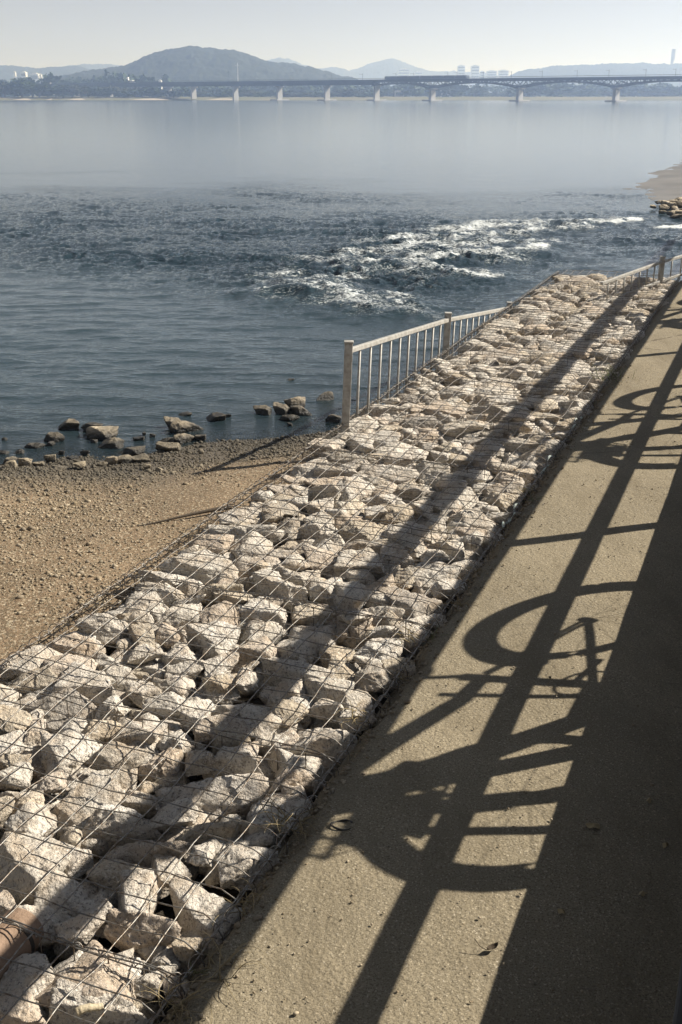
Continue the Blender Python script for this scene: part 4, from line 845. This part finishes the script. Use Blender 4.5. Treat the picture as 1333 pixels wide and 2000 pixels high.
# ------------------------------------------------------------------ far buildings
M_WHITE = plain('white_building', (.74, .74, .72), (.64, .64, .63), .8, .1); M_GLASS = plain('dark_glazing', (.10, .12, .15), (.14, .16, .19), .3, .2); M_TOW = plain('tower_concrete', (.52, .46, .38), (.46, .41, .34), .85, .1)
def building(name, x0, x1, y0, y1, Y, lab, dep=None, floors=8, bays=5, grp=None, m=None, wm=True, extra=None):
    a = at_depth(x0, y1, Y); b = at_depth(x1, y0, Y); w = b[0] - a[0]; z0 = .3; hgt = b[2] - z0; dep = dep or w * .8
    root = empty(name, ((a[0] + b[0]) / 2, Y + dep / 2, z0), label=lab, cat='building', group=grp)
    mb = MB(); mb.box((0, 0, hgt / 2), (w, dep, hgt)); mb.build('wall', m or M_WHITE, root)
    mb = MB(); mb.box((0, 0, hgt + .02 * hgt), (w * .5, dep * .5, .04 * hgt)); mb.box((0, 0, hgt + .004 * hgt), (w * 1.03, dep * 1.03, .008 * hgt)); mb.build('roof', m or M_WHITE, root)
    if wm:
        floors = min(floors, 10)
        for i in range(floors):
            z = hgt * (i + .55) / floors
            mb = MB(); mb.box((0, -dep / 2 - .02, z), (w * .86, .12, hgt / floors * .45)); mb.build('window_band', M_GLASS, root)
    if extra: extra(root, w, hgt)
    return root
building('apartment_tower', 894, 909, 129, 160, 1950, 'left of two pale apartment towers above the train', floors=20)
building('apartment_tower', 920, 937, 129, 160, 1950, 'right wider one of two pale towers above the train', floors=20)
building('apartment_block', 938, 947, 140, 160, 1900, 'low pale block touching the right pale tower', floors=12)
building('apartment_block', 951, 971, 139, 160, 1900, 'pale block midway between the towers and the right ridge', floors=12)
building('apartment_block', 974, 994, 138, 160, 1950, 'pale block at the left end of the right ridge', floors=12)
building('apartment_block', 777, 801, 135, 160, 2000, 'broad hazy block under the pyramid peak', floors=14)
building('apartment_block', 810, 826, 141, 160, 2000, 'smaller hazy block right of the pyramid peak', floors=10)
def vents(root, w, hgt):
    for x in (-.28, -.12): mb = MB(); mb.box((w * x, 0, hgt + 1.1), (2.2, 3, 2.2)); mb.build('roof_vent', M_WHITE, root)
building('long_building', 232, 266, 158, 161, 700, 'long low white building left of the bridge girder', 12, 1, 12, extra=vents)
building('factory_block', 27, 30, 141, 156, 1300, 'thin white chimney-like block at far left', 4, 3, 1, wm=False)
building('factory_block', 42, 50, 141, 156, 1300, 'white stepped plant block second from the left', 8, 4, 2)
building('factory_block', 59, 74, 144, 156, 1300, 'wide white plant building right of the stepped block', 12, 3, 4)
building('factory_block', 78, 81, 146, 156, 1300, 'narrow white block right end of the plant', 4, 3, 1, wm=False)
building('river_house', 772, 790, 177, 181, 690, 'low white shed under the train on the far bank', 6, 1, 5)
building('river_house', 862, 880, 176, 182, 690, 'white house beside the big arched pier', 6, 2, 4)
building('river_house', 1044, 1050, 176, 180, 690, 'tiny white hut under the arch at right', 4, 1, 2)
building('river_house', 310, 315, 157, 160, 700, 'tiny white hut right of the long white building', 4, 1, 2)
c = at_depth(92, 164, 720); root = empty('dome_hall', (c[0], 720, c[2] - 6), label='white shell-roofed hall among the left trees', cat='building'); w = (at_depth(103, 164, 720) - at_depth(81, 164, 720))[0]
a_ = np.linspace(0, math.pi, 14); zz = np.linspace(-6, 6, 8); V = [(w / 2 * math.cos(x) * (1 - .1 * abs(y / 6)), y, 6.0 + 1.7 * math.sin(x) * (1 - .1 * abs(y / 6))) for y in zz for x in a_]
me = mesh_np('roof', V, np.array([(i * 14 + j, i * 14 + j + 1, i * 14 + 15 + j, i * 14 + 14 + j) for i in range(7) for j in range(13)]), M_WHITE, True); ro = link('roof', me, root); sm = ro.modifiers.new('thickness', 'SOLIDIFY'); sm.thickness = .3
mb = MB(); mb.box((0, 0, 2.9), (w * .9, 10, 5.8)); mb.build('wall', M_WHITE, root)
c0 = at_depth(1312, 128, 1750); c1 = at_depth(1314, 96, 1750); root = empty('tall_tower', (c0[0], 1750, c0[2] - 30), label='slender tan tower flared at its top above the right ridge', cat='tower'); hh = c1[2] - c0[2] + 30
mb = MB(); mb.tube([(-.6, 0, 0), (0, 0, hh * .5), (.4, 0, hh * .7)], [2.0, 2.0, 2.2], 12); mb.build('shaft', M_TOW, root)
mb = MB(); mb.tube([(.4, 0, hh * .7), (.9, 0, hh * .73), (1.6, 0, hh)], [2.2, 2.9, 3.2], 12); mb.build('head', M_TOW, root)
for x, y0, y1, lab in ((447, 137, 157, 'dark lattice pylon in front of the main hill'), (465, 123, 154, 'thin pale mast in front of the main hill')):
    a = at_depth(x, y1, 760); b = at_depth(x, y0, 760); root = empty('pylon', (a[0], 760, .8), label=lab, cat='mast'); h_ = b[2] - .8; w = .8 if x == 447 else .35
    mb = MB()
    for sx in (-1, 1):
        for sy in (-1, 1): mb.tube([(sx * w, sy * w, 0), (sx * .12, sy * .12, h_)], .09, 4)
    for k in range(10):
        f = k / 10; ww = w + (.12 - w) * f; mb.tube([(-ww, -ww, h_ * f), (ww * .9, -ww * .9, h_ * (f + .1))], .06, 4); mb.tube([(-ww, -ww, h_ * f), (ww, -ww, h_ * f)], .06, 4)
    mb.build('mast', M_GIRD if x == 447 else M_WHITE, root)
    mb = MB(); mb.box((0, 0, h_ * .92), (2.2, .3, .25)); mb.build('crossarm', M_GIRD if x == 447 else M_WHITE, root)

# ------------------------------------------------------------------ haze over the river
HZ = MB(); HZ.box((200, 2950, 42), (9000, 6300, 90.5))
hm = bpy.data.materials.new('haze'); hm.use_nodes = True; hn = hm.node_tree.nodes; hn.remove(hn['Principled BSDF'])
pv = hn.new('ShaderNodeVolumePrincipled'); pv.inputs['Color'].default_value = (.47, .635, 1.0, 1); pv.inputs['Absorption Color'].default_value = (1, 1, 1, 1); pv.inputs['Density'].default_value = .00080; pv.inputs['Anisotropy'].default_value = .4
hm.node_tree.links.new(pv.outputs[0], hn['Material Output'].inputs['Volume'])
tag(HZ.build('haze', hm), 'pale blue haze over the river', kind='stuff')
